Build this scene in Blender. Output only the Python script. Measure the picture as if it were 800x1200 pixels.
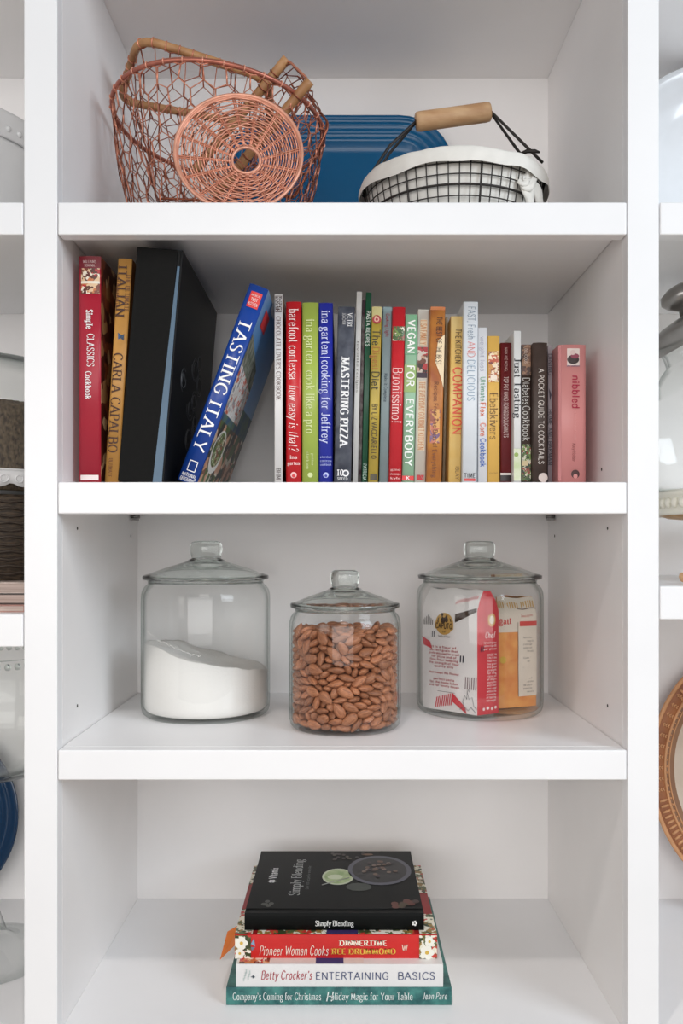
import bpy, bmesh, math, random
from mathutils import Vector, Matrix, Euler, Quaternion, noise

random.seed(11)
PI = math.pi
for o in list(bpy.data.objects):
    bpy.data.objects.remove(o)
SC = bpy.context.scene
COL = SC.collection
EYE = 1.35            # eye height above the floor of the room (metres)

# ------------------------------------------------------------------ camera
cam_d = bpy.data.cameras.new('camera')
cam = bpy.data.objects.new('camera', cam_d)
COL.objects.link(cam)
cam.location = (0, -1.0, EYE)
cam.rotation_euler = (PI / 2, 0, 0)
cam_d.sensor_fit = 'VERTICAL'
cam_d.sensor_height = 36.0
cam_d.sensor_width = 24.0
cam_d.lens = 30.0
cam_d.shift_x = -3.0 / 1200
cam_d.shift_y = 40.0 / 1200
cam_d.clip_start = 0.05
SC.camera = cam

# ------------------------------------------------------------------ world, lights, exposure
W = bpy.data.worlds.new('room_light')
SC.world = W
W.use_nodes = True
bg = W.node_tree.nodes['Background']
bg.inputs['Color'].default_value = (0.90, 0.96, 1.0, 1)
bg.inputs['Strength'].default_value = 0.17


def area(name, loc, target, sx, sy, power, col):
    d = bpy.data.lights.new(name, 'AREA')
    d.shape = 'RECTANGLE'
    d.size, d.size_y = sx, sy
    d.energy = power
    d.color = col
    o = bpy.data.objects.new(name, d)
    COL.objects.link(o)
    o.location = loc
    o.rotation_euler = (Vector(target) - Vector(loc)).to_track_quat('-Z', 'Y').to_euler()
    return o


area('window_light', (2.3, -2.0, EYE + 1.15), (0, 0.2, EYE), 1.3, 1.5, 62, (0.84, 0.92, 1.0))
area('left_fill_light', (-2.3, -2.3, EYE + 0.55), (0, 0.2, EYE + 0.1), 1.2, 1.3, 16, (1.0, 0.95, 0.91))  # weak fill added at the left to lift the right-hand walls
area('front_fill_light', (-0.3, -3.8, EYE + 0.35), (0, 0.2, EYE), 3.2, 1.5, 64, (1.0, 0.98, 0.97))  # broad fill added behind the camera to brighten the compartment backs
area('steep_fill_light', (0.0, -1.9, EYE + 1.15), (0, 0.0, EYE - 0.4), 0.7, 0.5, 5, (1.0, 0.97, 0.94))  # fill added high in front to brighten shelf tops and bay floors
pd = bpy.data.lights.new('ceiling_lamp', 'SPOT')
pd.energy = 22.0
pd.spot_size = math.radians(128)
pd.spot_blend = 1.0
pd.shadow_soft_size = 0.03
pd.color = (1.0, 0.93, 0.88)
po = bpy.data.objects.new('ceiling_lamp', pd)
COL.objects.link(po)
po.location = (-0.12, -0.65, EYE + 0.77)

SC.view_settings.view_transform = 'Standard'
SC.view_settings.look = 'None'
SC.view_settings.gamma = 1.0
SC.view_settings.use_curve_mapping = False
SC.view_settings.exposure = -0.24
SC.cycles.use_denoising = True
SC.cycles.max_bounces = 14
SC.cycles.transmission_bounces = 14
SC.cycles.transparent_max_bounces = 24
SC.cycles.diffuse_bounces = 6
SC.cycles.sample_clamp_indirect = 6.0


# ------------------------------------------------------------------ materials
def lin(c):
    c = c / 255.0
    return c / 12.92 if c <= 0.04045 else ((c + 0.055) / 1.055) ** 2.4


def L3(rgb):
    return (lin(rgb[0]), lin(rgb[1]), lin(rgb[2]), 1)


_M = {}


def mat(rgb, rough=0.45, metal=0.0, var=0.0, scale=40, bump=0.0, coat=0.0, rgb2=None, stretch=(1, 1, 1), spec=0.5):
    key = (tuple(rgb), rough, metal, var, scale, bump, coat, rgb2, stretch, spec)
    if key in _M:
        return _M[key]
    m = bpy.data.materials.new('paint_%d' % len(_M))
    m.use_nodes = True
    nt = m.node_tree
    b = nt.nodes['Principled BSDF']
    b.inputs['Roughness'].default_value = rough
    b.inputs['Metallic'].default_value = metal
    b.inputs['Coat Weight'].default_value = coat
    b.inputs['Specular IOR Level'].default_value = spec
    b.inputs['Base Color'].default_value = L3(rgb)
    tc = nt.nodes.new('ShaderNodeTexCoord')
    mp = nt.nodes.new('ShaderNodeMapping')
    mp.inputs['Scale'].default_value = stretch
    nt.links.new(tc.outputs['Object'], mp.inputs['Vector'])
    nz = nt.nodes.new('ShaderNodeTexNoise')
    nz.inputs['Scale'].default_value = scale
    nz.inputs['Detail'].default_value = 4
    nt.links.new(mp.outputs['Vector'], nz.inputs['Vector'])
    if var > 0 or rgb2:
        rp = nt.nodes.new('ShaderNodeValToRGB')
        c = L3(rgb)
        if rgb2:
            rp.color_ramp.elements[0].color = c
            rp.color_ramp.elements[1].color = L3(rgb2)
        else:
            rp.color_ramp.elements[0].color = (c[0] * (1 - var), c[1] * (1 - var), c[2] * (1 - var), 1)
            rp.color_ramp.elements[1].color = (min(1, c[0] * (1 + var)), min(1, c[1] * (1 + var)), min(1, c[2] * (1 + var)), 1)
        rp.color_ramp.elements[0].position = 0.35
        rp.color_ramp.elements[1].position = 0.65
        nt.links.new(nz.outputs['Fac'], rp.inputs['Fac'])
        nt.links.new(rp.outputs['Color'], b.inputs['Base Color'])
    if bump > 0:
        bp = nt.nodes.new('ShaderNodeBump')
        bp.inputs['Strength'].default_value = bump
        bp.inputs['Distance'].default_value = 0.002
        nt.links.new(nz.outputs['Fac'], bp.inputs['Height'])
        nt.links.new(bp.outputs['Normal'], b.inputs['Normal'])
    _M[key] = m
    return m


def photo(cols, scale=90, seed=0.0, rough=0.35):
    """a printed picture: cells of several colours"""
    key = ('photo', tuple(cols), scale, seed)
    if key in _M:
        return _M[key]
    m = bpy.data.materials.new('printed_picture_%d' % len(_M))
    m.use_nodes = True
    nt = m.node_tree
    b = nt.nodes['Principled BSDF']
    b.inputs['Roughness'].default_value = rough
    tc = nt.nodes.new('ShaderNodeTexCoord')
    mp = nt.nodes.new('ShaderNodeMapping')
    mp.inputs['Location'].default_value = (seed, seed * 1.7, seed * 0.3)
    nt.links.new(tc.outputs['Object'], mp.inputs['Vector'])
    nz = nt.nodes.new('ShaderNodeTexNoise')
    nz.inputs['Scale'].default_value = scale * 0.8
    nt.links.new(mp.outputs['Vector'], nz.inputs['Vector'])
    va = nt.nodes.new('ShaderNodeVectorMath')
    va.operation = 'MULTIPLY_ADD'
    va.inputs[1].default_value = (0.02, 0.02, 0.02)
    nt.links.new(nz.outputs['Color'], va.inputs[0])
    nt.links.new(mp.outputs['Vector'], va.inputs[2])
    vo = nt.nodes.new('ShaderNodeTexVoronoi')
    vo.inputs['Scale'].default_value = scale
    nt.links.new(va.outputs['Vector'], vo.inputs['Vector'])
    sp = nt.nodes.new('ShaderNodeSeparateColor')
    nt.links.new(vo.outputs['Color'], sp.inputs['Color'])
    rp = nt.nodes.new('ShaderNodeValToRGB')
    rp.color_ramp.interpolation = 'CONSTANT'
    n = len(cols)
    for i, c in enumerate(cols):
        e = rp.color_ramp.elements[0] if i == 0 else (rp.color_ramp.elements[1] if i == 1 else rp.color_ramp.elements.new(i / n))
        e.position = i / n
        e.color = L3(c)
    nt.links.new(sp.outputs['Red'], rp.inputs['Fac'])
    nt.links.new(rp.outputs['Color'], b.inputs['Base Color'])
    _M[key] = m
    return m


def glass_thin(name, tint=(0.997, 1.0, 0.998), edge=(0.62, 0.68, 0.66)):
    m = bpy.data.materials.new(name)
    m.use_nodes = True
    nt = m.node_tree
    nt.nodes.remove(nt.nodes['Principled BSDF'])
    out = nt.nodes['Material Output']
    lw = nt.nodes.new('ShaderNodeLayerWeight')
    lw.inputs['Blend'].default_value = 0.5
    rp = nt.nodes.new('ShaderNodeValToRGB')
    rp.color_ramp.elements[0].color = (*tint, 1)
    rp.color_ramp.elements[0].position = 0.62
    rp.color_ramp.elements[1].color = (*edge, 1)
    rp.color_ramp.elements[1].position = 1.0
    nt.links.new(lw.outputs['Facing'], rp.inputs['Fac'])
    tr = nt.nodes.new('ShaderNodeBsdfTransparent')
    nt.links.new(rp.outputs['Color'], tr.inputs['Color'])
    gl = nt.nodes.new('ShaderNodeBsdfGlossy')
    gl.inputs['Roughness'].default_value = 0.02
    pw = nt.nodes.new('ShaderNodeMath')
    pw.operation = 'POWER'
    pw.inputs[1].default_value = 5.0
    nt.links.new(lw.outputs['Facing'], pw.inputs[0])
    fr = nt.nodes.new('ShaderNodeMath')
    fr.operation = 'MULTIPLY_ADD'
    fr.inputs[1].default_value = 0.80
    fr.inputs[2].default_value = 0.026
    nt.links.new(pw.outputs[0], fr.inputs[0])
    mx = nt.nodes.new('ShaderNodeMixShader')
    nt.links.new(fr.outputs[0], mx.inputs['Fac'])
    nt.links.new(tr.outputs['BSDF'], mx.inputs[1])
    nt.links.new(gl.outputs['BSDF'], mx.inputs[2])
    nt.links.new(mx.outputs['Shader'], out.inputs['Surface'])
    return m


def glass_solid(name, col=(0.84, 0.89, 0.865), rough=0.0):
    m = bpy.data.materials.new(name)
    m.use_nodes = True
    b = m.node_tree.nodes['Principled BSDF']
    b.inputs['Base Color'].default_value = (*col, 1)
    b.inputs['Roughness'].default_value = rough
    b.inputs['IOR'].default_value = 1.48
    b.inputs['Transmission Weight'].default_value = 1.0
    return m


GLASS = glass_thin('clear_jar_glass')
GLASS_LID = glass_solid('thick_clear_glass')
GLASS_STAND = glass_thin('clear_stand_glass', (0.985, 0.99, 0.987), (0.40, 0.45, 0.44))
WHITE = mat((243, 243, 244), 0.38, var=0.015, scale=6)
WHITE_IN = mat((246, 244, 243), 0.42, var=0.02, scale=5)
PAGE = mat((226, 214, 192), 0.8, var=0.12, scale=900, stretch=(1, 0.02, 0.02))
HOLE_SHADE = mat((60, 58, 56), 0.9)


# ------------------------------------------------------------------ geometry helpers
def P(px, py, Y):
    return Vector(((px - 403) / 1000 * (1 + Y), Y, EYE + (640 - py) / 1000 * (1 + Y)))


def X(px, Y):
    return (px - 403) / 1000 * (1 + Y)


def Z(py, Y):
    return EYE + (640 - py) / 1000 * (1 + Y)


class MB:
    def __init__(self):
        self.v, self.f, self.mi, self.sm = [], [], [], []
        self.mats = []
        self.calls = []

    def m(self, mt):
        if mt not in self.mats:
            self.mats.append(mt)
        return self.mats.index(mt)

    def add(self, vs, fs, mt, smooth=False):
        b = len(self.v)
        i = self.m(mt)
        self.calls.append((b, b + len(vs), len(self.f), len(self.f) + len(fs)))
        self.v += [tuple(p) for p in vs]
        for f in fs:
            self.f.append([b + k for k in f])
            self.mi.append(i)
            self.sm.append(smooth)
        return self

    def box(self, lo, hi, mt):
        x0, y0, z0 = lo
        x1, y1, z1 = hi
        return self.add([(x0, y0, z0), (x1, y0, z0), (x1, y1, z0), (x0, y1, z0), (x0, y0, z1), (x1, y0, z1), (x1, y1, z1), (x0, y1, z1)],
                        [(0, 3, 2, 1), (4, 5, 6, 7), (0, 1, 5, 4), (1, 2, 6, 5), (2, 3, 7, 6), (3, 0, 4, 7)], mt)

    def hexa(self, p8, mt):
        return self.add(p8, [(0, 3, 2, 1), (4, 5, 6, 7), (0, 1, 5, 4), (1, 2, 6, 5), (2, 3, 7, 6), (3, 0, 4, 7)], mt)

    def quad(self, a, b, c, d, mt):
        return self.add([a, b, c, d], [(0, 1, 2, 3)], mt)

    def tube(self, pts, r, mt, n=6, closed=False):
        pts = [Vector(p) for p in pts]
        N = len(pts)
        if N < 2:
            return self
        rs = r if isinstance(r, (list, tuple)) else [r] * N
        vs, fs = [], []
        prev = None
        for i in range(N):
            if closed:
                t = pts[(i + 1) % N] - pts[i - 1]
            else:
                t = pts[min(i + 1, N - 1)] - pts[max(i - 1, 0)]
            if t.length < 1e-9:
                t = Vector((0, 0, 1))
            t.normalize()
            if prev is None:
                a = Vector((0, 0, 1)) if abs(t.z) < 0.9 else Vector((1, 0, 0))
                u = a.cross(t).normalized()
            else:
                u = (prev - t * prev.dot(t))
                if u.length < 1e-6:
                    u = Vector((0, 0, 1)).cross(t)
                u.normalize()
            prev = u
            w = t.cross(u)
            for k in range(n):
                q = 2 * PI * k / n
                vs.append(pts[i] + (u * math.cos(q) + w * math.sin(q)) * rs[i])
        M = N if closed else N - 1
        for i in range(M):
            j = (i + 1) % N
            for k in range(n):
                fs.append((i * n + k, i * n + (k + 1) % n, j * n + (k + 1) % n, j * n + k))
        if not closed:
            fs.append(tuple(range(n - 1, -1, -1)))
            fs.append(tuple((N - 1) * n + k for k in range(n)))
        return self.add(vs, fs, mt, True)

    def lathe(self, prof, mt, n=64, c=(0, 0, 0), smooth=True, rot=None):
        """profile of (r, z), axis through c"""
        vs, fs = [], []
        c = Vector(c)
        idx = []
        for (r, z) in prof:
            if r < 1e-6:
                p = Vector((0, 0, z))
                vs.append(c + (rot @ p if rot else p))
                idx.append([len(vs) - 1] * n)
            else:
                row = []
                for k in range(n):
                    q = 2 * PI * k / n
                    p = Vector((r * math.cos(q), r * math.sin(q), z))
                    vs.append(c + (rot @ p if rot else p))
                    row.append(len(vs) - 1)
                idx.append(row)
        for i in range(len(prof) - 1):
            a, b = idx[i], idx[i + 1]
            for k in range(n):
                j = (k + 1) % n
                f = []
                for q in (a[k], a[j], b[j], b[k]):
                    if q not in f:
                        f.append(q)
                if len(f) > 2:
                    fs.append(tuple(f))
        return self.add(vs, fs, mt, smooth)

    def sphere(self, c, r, mt, n=10, m=6, sc=(1, 1, 1)):
        pr = [(r * math.sin(PI * i / m), -r * math.cos(PI * i / m)) for i in range(m + 1)]
        pr[0] = (0, -r)
        pr[-1] = (0, r)
        return self.lathe(pr, mt, n, c, True, Matrix.Diagonal(sc).to_3x3() if sc != (1, 1, 1) else None)

    def disc(self, c, u, v, mt, n=24):
        c, u, v = Vector(c), Vector(u), Vector(v)
        vs = [c + u * math.cos(2 * PI * k / n) + v * math.sin(2 * PI * k / n) for k in range(n)]
        return self.add(vs, [tuple(range(n))], mt)

    def build(self, name, parent=None, bevel=0.0, recalc=True, seg=2):
        me = bpy.data.meshes.new(name)
        me.from_pydata(self.v, [], self.f)
        for mt in self.mats:
            me.materials.append(mt)
        me.polygons.foreach_set('material_index', self.mi)
        me.polygons.foreach_set('use_smooth', self.sm)
        me.update()
        if recalc:
            b = bmesh.new()
            b.from_mesh(me)
            bmesh.ops.recalc_face_normals(b, faces=b.faces)
            b.to_mesh(me)
            b.free()
        o = bpy.data.objects.new(name, me)
        COL.objects.link(o)
        if parent:
            o.parent = parent
        if bevel:
            md = o.modifiers.new('bevel', 'BEVEL')
            md.width = bevel
            md.segments = seg
            md.limit_method = 'ANGLE'
            md.harden_normals = False
        return o


def build_groups(mb, name, parent, tol):
    """builds neighbouring marks as one mesh each, far-apart ones as meshes of their own"""
    bb = []
    for (v0, v1, f0, f1) in mb.calls:
        ps = mb.v[v0:v1]
        bb.append(([min(p[k] for p in ps) - tol / 2 for k in range(3)], [max(p[k] for p in ps) + tol / 2 for k in range(3)]))
    n = len(bb)
    root = list(range(n))

    def find(a):
        while root[a] != a:
            a = root[a]
        return a
    for i in range(n):
        for j in range(i):
            if all(bb[i][0][k] <= bb[j][1][k] and bb[j][0][k] <= bb[i][1][k] for k in range(3)):
                root[find(i)] = find(j)
    out = {}
    for i in range(n):
        out.setdefault(find(i), []).append(i)
    res = []
    for ids in out.values():
        m2 = MB()
        for i in ids:
            v0, v1, f0, f1 = mb.calls[i]
            for q in range(f0, f1):
                m2.m(mb.mats[mb.mi[q]])
            base = len(m2.v)
            m2.v += mb.v[v0:v1]
            for q in range(f0, f1):
                m2.f.append([a - v0 + base for a in mb.f[q]])
                m2.mi.append(m2.m(mb.mats[mb.mi[q]]))
                m2.sm.append(mb.sm[q])
        res.append(m2.build(name, parent, recalc=False))
    return res


def tag(o, label=None, cat=None, group=None, kind=None):
    if label:
        o['label'] = label
    if cat:
        o['category'] = cat
    if group:
        o['group'] = group
    if kind:
        o['kind'] = kind
    return o


def thing(name, label, cat, loc=(0, 0, 0), rot=(0, 0, 0), group=None):
    o = bpy.data.objects.new(name, None)
    o.empty_display_size = 0.02
    COL.objects.link(o)
    o.location = loc
    o.rotation_euler = rot
    return tag(o, label, cat, group)


def catmull(pts, seg=6, closed=False):
    pts = [Vector(p) for p in pts]
    N = len(pts)
    out = []
    rng = N if closed else N - 1
    for i in range(rng):
        p0 = pts[(i - 1) % N] if closed or i > 0 else pts[0] * 2 - pts[1]
        p1 = pts[i]
        p2 = pts[(i + 1) % N]
        p3 = pts[(i + 2) % N] if closed or i + 2 < N else pts[-1] * 2 - pts[-2]
        for k in range(seg):
            t = k / seg
            out.append(0.5 * ((2 * p1) + (p2 - p0) * t + (2 * p0 - 5 * p1 + 4 * p2 - p3) * t * t + (3 * p1 - p0 - 3 * p2 + p3) * t ** 3))
    if not closed:
        out.append(pts[-1])
    return out


# ------------------------------------------------------------------ lettering: a stroke alphabet
G = {}
for line in '''A 72|0,0 36,100 72,0;14,36 58,36
B 62|8,0 8,100;~8,100 40,100 55,88 55,64 40,53 8,53;~8,53 44,53 60,42 60,12 44,0 8,0
C 70|~66,82 56,96 36,101 14,84 5,50 14,16 36,-1 56,4 67,20
D 74|8,0 8,100;~8,100 40,99 62,82 69,50 62,18 40,1 8,0
E 58|8,0 8,100;8,100 54,100;8,52 46,52;8,0 56,0
F 54|8,0 8,100;8,100 54,100;8,52 44,52
G 76|~66,82 56,96 36,101 14,84 5,50 14,16 36,-1 56,3 68,14;68,14 68,44;50,44 74,44
H 74|8,0 8,100;66,0 66,100;8,52 66,52
I 24|12,0 12,100
J 40|~28,100 28,60 28,20 20,2 6,2 0,10
K 70|8,0 8,100;62,100 10,46;26,60 66,0
L 56|8,0 8,100;8,0 54,0
M 88|8,0 12,100;12,100 44,10;44,10 76,100;76,100 80,0
N 74|8,0 8,100;8,100 66,0;66,0 66,100
O 78|=39,101 16,88 5,50 16,12 39,-1 62,12 73,50 62,88
P 58|8,0 8,100;~8,100 40,100 56,88 56,60 40,47 8,47
Q 78|=39,101 16,88 5,50 16,12 39,-1 62,12 73,50 62,88;44,18 72,-14
R 66|8,0 8,100;~8,100 40,100 55,88 55,64 40,52 8,52;32,52 64,0
S 56|~50,82 42,97 26,101 10,92 8,74 18,60 38,48 50,34 50,14 36,0 18,0 5,18
T 62|31,0 31,100;0,100 62,100
U 72|~8,100 8,50 10,18 24,1 36,-1 48,1 62,18 64,50 64,100
V 70|0,100 35,0 70,100
W 98|0,100 25,0 49,90 73,0 98,100
X 68|2,0 64,100;4,100 66,0
Y 66|0,100 33,48 66,100;33,48 33,0
Z 60|4,100 56,100 4,0 58,0
a 52|~8,52 14,63 26,66 38,62 42,48 42,20 42,0;~42,40 22,36 8,28 6,12 16,0 30,4 42,16
b 56|8,0 8,100;~8,46 20,64 34,66 48,54 52,33 48,12 34,-1 20,2 8,18
c 48|~44,52 36,63 26,66 11,55 5,33 11,11 26,-1 38,4 46,16
d 58|50,0 50,100;~50,46 38,64 24,66 10,54 6,33 10,12 24,-1 38,2 50,18
e 50|6,36 46,36;~46,36 44,52 34,64 26,66 12,58 5,33 12,8 27,-1 40,4 47,16
f 34|~36,92 28,100 18,94 15,80 15,40 15,0;0,64 32,64
g 54|=26,66 10,58 7,43 12,28 26,24 42,30 45,44 40,60;~40,62 52,66;~16,26 8,14 20,6 40,6 50,-6 46,-22 26,-30 6,-24 4,-8 16,4
h 58|8,0 8,100;~8,46 20,62 34,66 46,58 48,40 48,0
i 22|11,0 11,66;.11,88
j 24|~14,66 14,20 14,-10 8,-26 -4,-28;.14,88
k 56|8,0 8,100;48,66 10,28;22,40 54,0
l 22|11,0 11,100
m 86|8,0 8,66;~8,46 18,62 30,66 41,58 43,40 43,0;~43,46 54,62 66,66 76,58 78,40 78,0
n 58|8,0 8,66;~8,46 20,62 34,66 46,58 48,40 48,0
o 54|=27,67 11,57 5,33 11,9 27,-1 43,9 49,33 43,57
p 56|8,-30 8,66;~8,46 20,64 34,66 48,54 52,33 48,12 34,-1 20,2 8,18
q 58|50,-30 50,66;~50,46 38,64 24,66 10,54 6,33 10,12 24,-1 38,2 50,18
r 40|8,0 8,66;~8,44 18,60 28,66 38,62
s 42|~38,54 30,65 20,67 8,60 8,46 20,37 34,28 38,14 28,0 16,-1 4,12
t 34|~14,88 14,40 15,10 22,0 34,6;0,64 32,64
u 58|~8,66 8,26 12,6 24,-1 38,6 48,20;48,66 48,0
v 52|0,66 26,0 52,66
w 78|0,66 20,0 39,60 58,0 78,66
x 52|2,0 48,66;4,66 50,0
y 52|0,66 27,4;52,66 27,4;~27,4 18,-20 4,-28
z 46|4,66 42,66 4,0 44,0
' 16|8,100 8,76
! 22|11,30 11,100;.11,4
? 46|~6,82 12,98 26,101 40,92 42,74 30,56 23,40 22,28;.22,4
. 20|.10,4
, 20|10,6 4,-14
: 20|.10,8;.10,56
| 24|12,-22 12,104
- 36|4,34 30,34
" 30|8,100 6,72;22,100 20,72
1 40|22,0 22,100;6,82 22,100
0 62|=31,101 14,88 6,50 14,12 31,-1 48,12 56,50 48,88
8 56|=28,101 12,90 12,66 28,54 44,66 44,90;=28,54 8,40 6,14 28,-1 50,14 48,40
5 54|46,100 12,100;12,100 10,58;~10,58 28,64 46,50 48,24 34,2 18,-1 4,10
+ 60|30,10 30,70;0,40 60,40
& 70|~66,0 22,70 24,96 42,96 44,74 12,38 6,16 20,0 40,2 58,40'''.split('\n'):
    ch = line[0]
    wd, st = line[2:].split('|', 1)
    strokes = []
    for s in st.split(';'):
        k = ''
        if s[0] in '~=.':
            k, s = s[0], s[1:]
        pp = [tuple(float(q) / 100 for q in a.split(',')) for a in s.split()]
        strokes.append((k, pp))
    G[ch] = (float(wd) / 100, strokes)


def text_quads(s, style='serif', bold=1.0):
    """list of quads (four (u,v) points) and the total width; letter height 1. styles: serif, sans, italic, script"""
    thick = {'serif': 0.15, 'sans': 0.12, 'italic': 0.12, 'script': 0.09}[style] * bold
    thin = {'serif': 0.06, 'sans': 0.105, 'italic': 0.055, 'script': 0.05}[style] * bold
    slant = 0.22 if style in ('italic', 'script') else 0
    out = []
    x = 0.0
    gap = 0.12 + 0.05 * bold

    def seg(pts, closed):
        n = len(pts)
        Ls, Rs = [], []
        for i in range(n):
            if closed:
                a, b = pts[i - 1], pts[(i + 1) % n]
            else:
                a, b = pts[max(0, i - 1)], pts[min(n - 1, i + 1)]
            dx, dy = b[0] - a[0], b[1] - a[1]
            l = math.hypot(dx, dy) or 1
            hw = 0.5 * (thin + (thick - thin) * (abs(dy) / l) ** 1.3)
            nx, ny = -dy / l * hw, dx / l * hw
            Ls.append((pts[i][0] + nx, pts[i][1] + ny))
            Rs.append((pts[i][0] - nx, pts[i][1] - ny))
        for i in range(n if closed else n - 1):
            j = (i + 1) % n
            out.append([Rs[i], Rs[j], Ls[j], Ls[i]])

    for ch in s:
        if ch == ' ':
            x += 0.36
            continue
        up = ch
        sc = 1.0
        if ch not in G:
            continue
        wd, strokes = G[up]
        o0 = len(out)
        for k, pp in strokes:
            pts = [(p[0] * sc + x, p[1] * sc) for p in pp]
            if k == '.':
                a, b = pts[0]
                r = thick * 0.6
                out.append([(a - r, b - r), (a + r, b - r), (a + r, b + r), (a - r, b + r)])
            elif k in '~=' and k:
                cp = catmull([(p[0], p[1], 0) for p in pts], 3, k == '=')
                seg([(p.x, p.y) for p in cp], k == '=')
            else:
                for i in range(len(pts) - 1):
                    a, c = pts[i], pts[i + 1]
                    ns = max(1, int(math.hypot(c[0] - a[0], c[1] - a[1]) / .28 + .5))
                    seg([(a[0] + (c[0] - a[0]) * t / ns, a[1] + (c[1] - a[1]) * t / ns) for t in range(ns + 1)], False)
            if style == 'serif' and k != '.' and k != '=':
                n = len(pts)
                for e, q in ((0, 1), (n - 1, n - 2)):
                    a, b = pts[e], pts[q]
                    dx, dy = abs(a[0] - b[0]), abs(a[1] - b[1])
                    if dx < 0.62 * dy and min(abs(a[1] - t) for t in (0, 1, 0.66, -0.3)) < 0.02:
                        h, hw = thin * 0.9, thick * 1.15
                        if a[1] > b[1]:
                            out.append([(a[0] - hw, a[1] - h), (a[0] + hw, a[1] - h), (a[0] + hw, a[1]), (a[0] - hw, a[1])])
                        else:
                            out.append([(a[0] - hw, a[1]), (a[0] + hw, a[1]), (a[0] + hw, a[1] + h), (a[0] - hw, a[1] + h)])
        x += wd * sc + gap
    if slant:
        out[:] = [[(p[0] + p[1] * slant, p[1]) for p in q] for q in out]
    return out, max(x - gap, 0.01)


def write(mb, s, mp, length, height, mt, style='serif', bold=1.0):
    """mp(u, v) -> point; u runs 0..length along the line, v 0..height from the baseline"""
    qs, w = text_quads(s, style, bold)
    k = length / w
    vs = [mp(p[0] * k, p[1] * height) for q in qs for p in q]
    mb.add(vs, [(4 * i, 4 * i + 1, 4 * i + 2, 4 * i + 3) for i in range(len(qs))], mt)


# ------------------------------------------------------------------ the room
FLOORM = mat((224, 212, 200), .45, rgb2=(212, 198, 184), scale=3, stretch=(1, 9, 1))
tag(MB().box((-2.6, -4.6, -.05), (2.6, .41, 0), FLOORM).build('floor'), kind='structure')
tag(MB().box((-2.6, .404, 0), (2.6, .46, 2.75), mat((226, 222, 216), .7)).build('wall_back'), kind='structure')

# ------------------------------------------------------------------ the bookcase
D = 0.39
xl0, xl1 = X(28, 0), X(67, 0)          # left stile
xr0, xr1 = X(735, 0), X(772, 0)        # right stile
TOP, BOT = Z(-122, 0), EYE - 0.574
LEFT_END, RIGHT_END = xl0 - 0.664, xr1 + 0.664
T = 0.019
bc = thing('bookcase', 'large white built-in bookcase holding every shelf, book and jar', 'bookcase', (0, 0, BOT - 0.1))


def bpart(name, lo, hi, mt=WHITE_IN, bevel=0.0008):
    off = Vector((0, 0, BOT - 0.1))
    return MB().box(Vector(lo) - off, Vector(hi) - off, mt).build(name, bc, bevel)


bpart('back_panel', (LEFT_END - .02, D, BOT - 0.02), (RIGHT_END + .02, D + 0.012, TOP + 0.02), bevel=0)
pin_rows = {'l': [], 'r': []}
off = Vector((0, 0, BOT - 0.1))
for (a, b, side) in ((xl0, xl1, 'l'), (xr0, xr1, 'r')):
    mb = MB()
    mb.box(Vector((a, T, BOT - 0.02)) - off, Vector((b, D, TOP + 0.02)) - off, WHITE_IN)
    o = mb.build('divider_panel', bc)
    st = MB().box(Vector((a, 0, 0.001)) - off, Vector((b, T, TOP + 0.06)) - off, WHITE).build('face_frame_stile', bc, 0.001)
    # shelf pin holes facing the middle bay: discs with inner shade painted dark
    wx = (b + 0.0004) if side == 'l' else (a - 0.0004)
    sgn = 1 if side == 'l' else -1
    for (py, Y) in ((619, .075), (628, .345), (827, .075), (826, .345), (550, .10), (590, .37)):
        z = Z(py, Y)
        h = MB()
        q = [Vector((wx, Y + 0.0022 * math.cos(t * PI / 5), z + 0.0022 * math.sin(t * PI / 5))) - off for t in range(10)]
        q2 = [p - Vector((sgn * 0.0003, 0, 0)) for p in q]
        h.add(q + q2, [tuple(range(10))] + [(i, (i + 1) % 10, 10 + (i + 1) % 10, 10 + i) for i in range(10)], HOLE_SHADE)
        h.build('pin_hole', o)
bpart('end_panel', (LEFT_END - 0.038, 0, 0.001), (LEFT_END, D, TOP + 0.06))
bpart('end_panel', (RIGHT_END, 0, 0.001), (RIGHT_END + 0.038, D, TOP + 0.06))
for (a, b) in ((LEFT_END, xl0), (xl1, xr0), (xr1, RIGHT_END)):
    bpart('top_panel', (a, T * 0, TOP), (b, D, TOP + 0.02))
    bpart('bottom_panel', (a, 0.0, BOT - 0.02), (b, D, BOT), WHITE)
    bpart('base_rail', (a, 0, 0.001), (b, 0.018, BOT - 0.0205), WHITE)


def shelf(label, a, b, pytop, pybot, group='white shelf boards of the bookcase', g=0.001):
    zt, zb = Z(pytop, 0), Z(pybot, 0)
    o = thing('shelf', label, 'shelf', (0.5 * (a + b), 0, zt), group=group)
    c = Vector((0.5 * (a + b), 0, zt))
    MB().box(Vector((a + g, T, zt - 0.025)) - c, Vector((b - g, D - 0.0005, zt)) - c, WHITE).build('board', o)
    MB().box(Vector((a + g, -0.0005, zb)) - c, Vector((b - g, T, zt)) - c, WHITE).build('nosing', o, 0.0016, seg=3)
    return o


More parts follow.
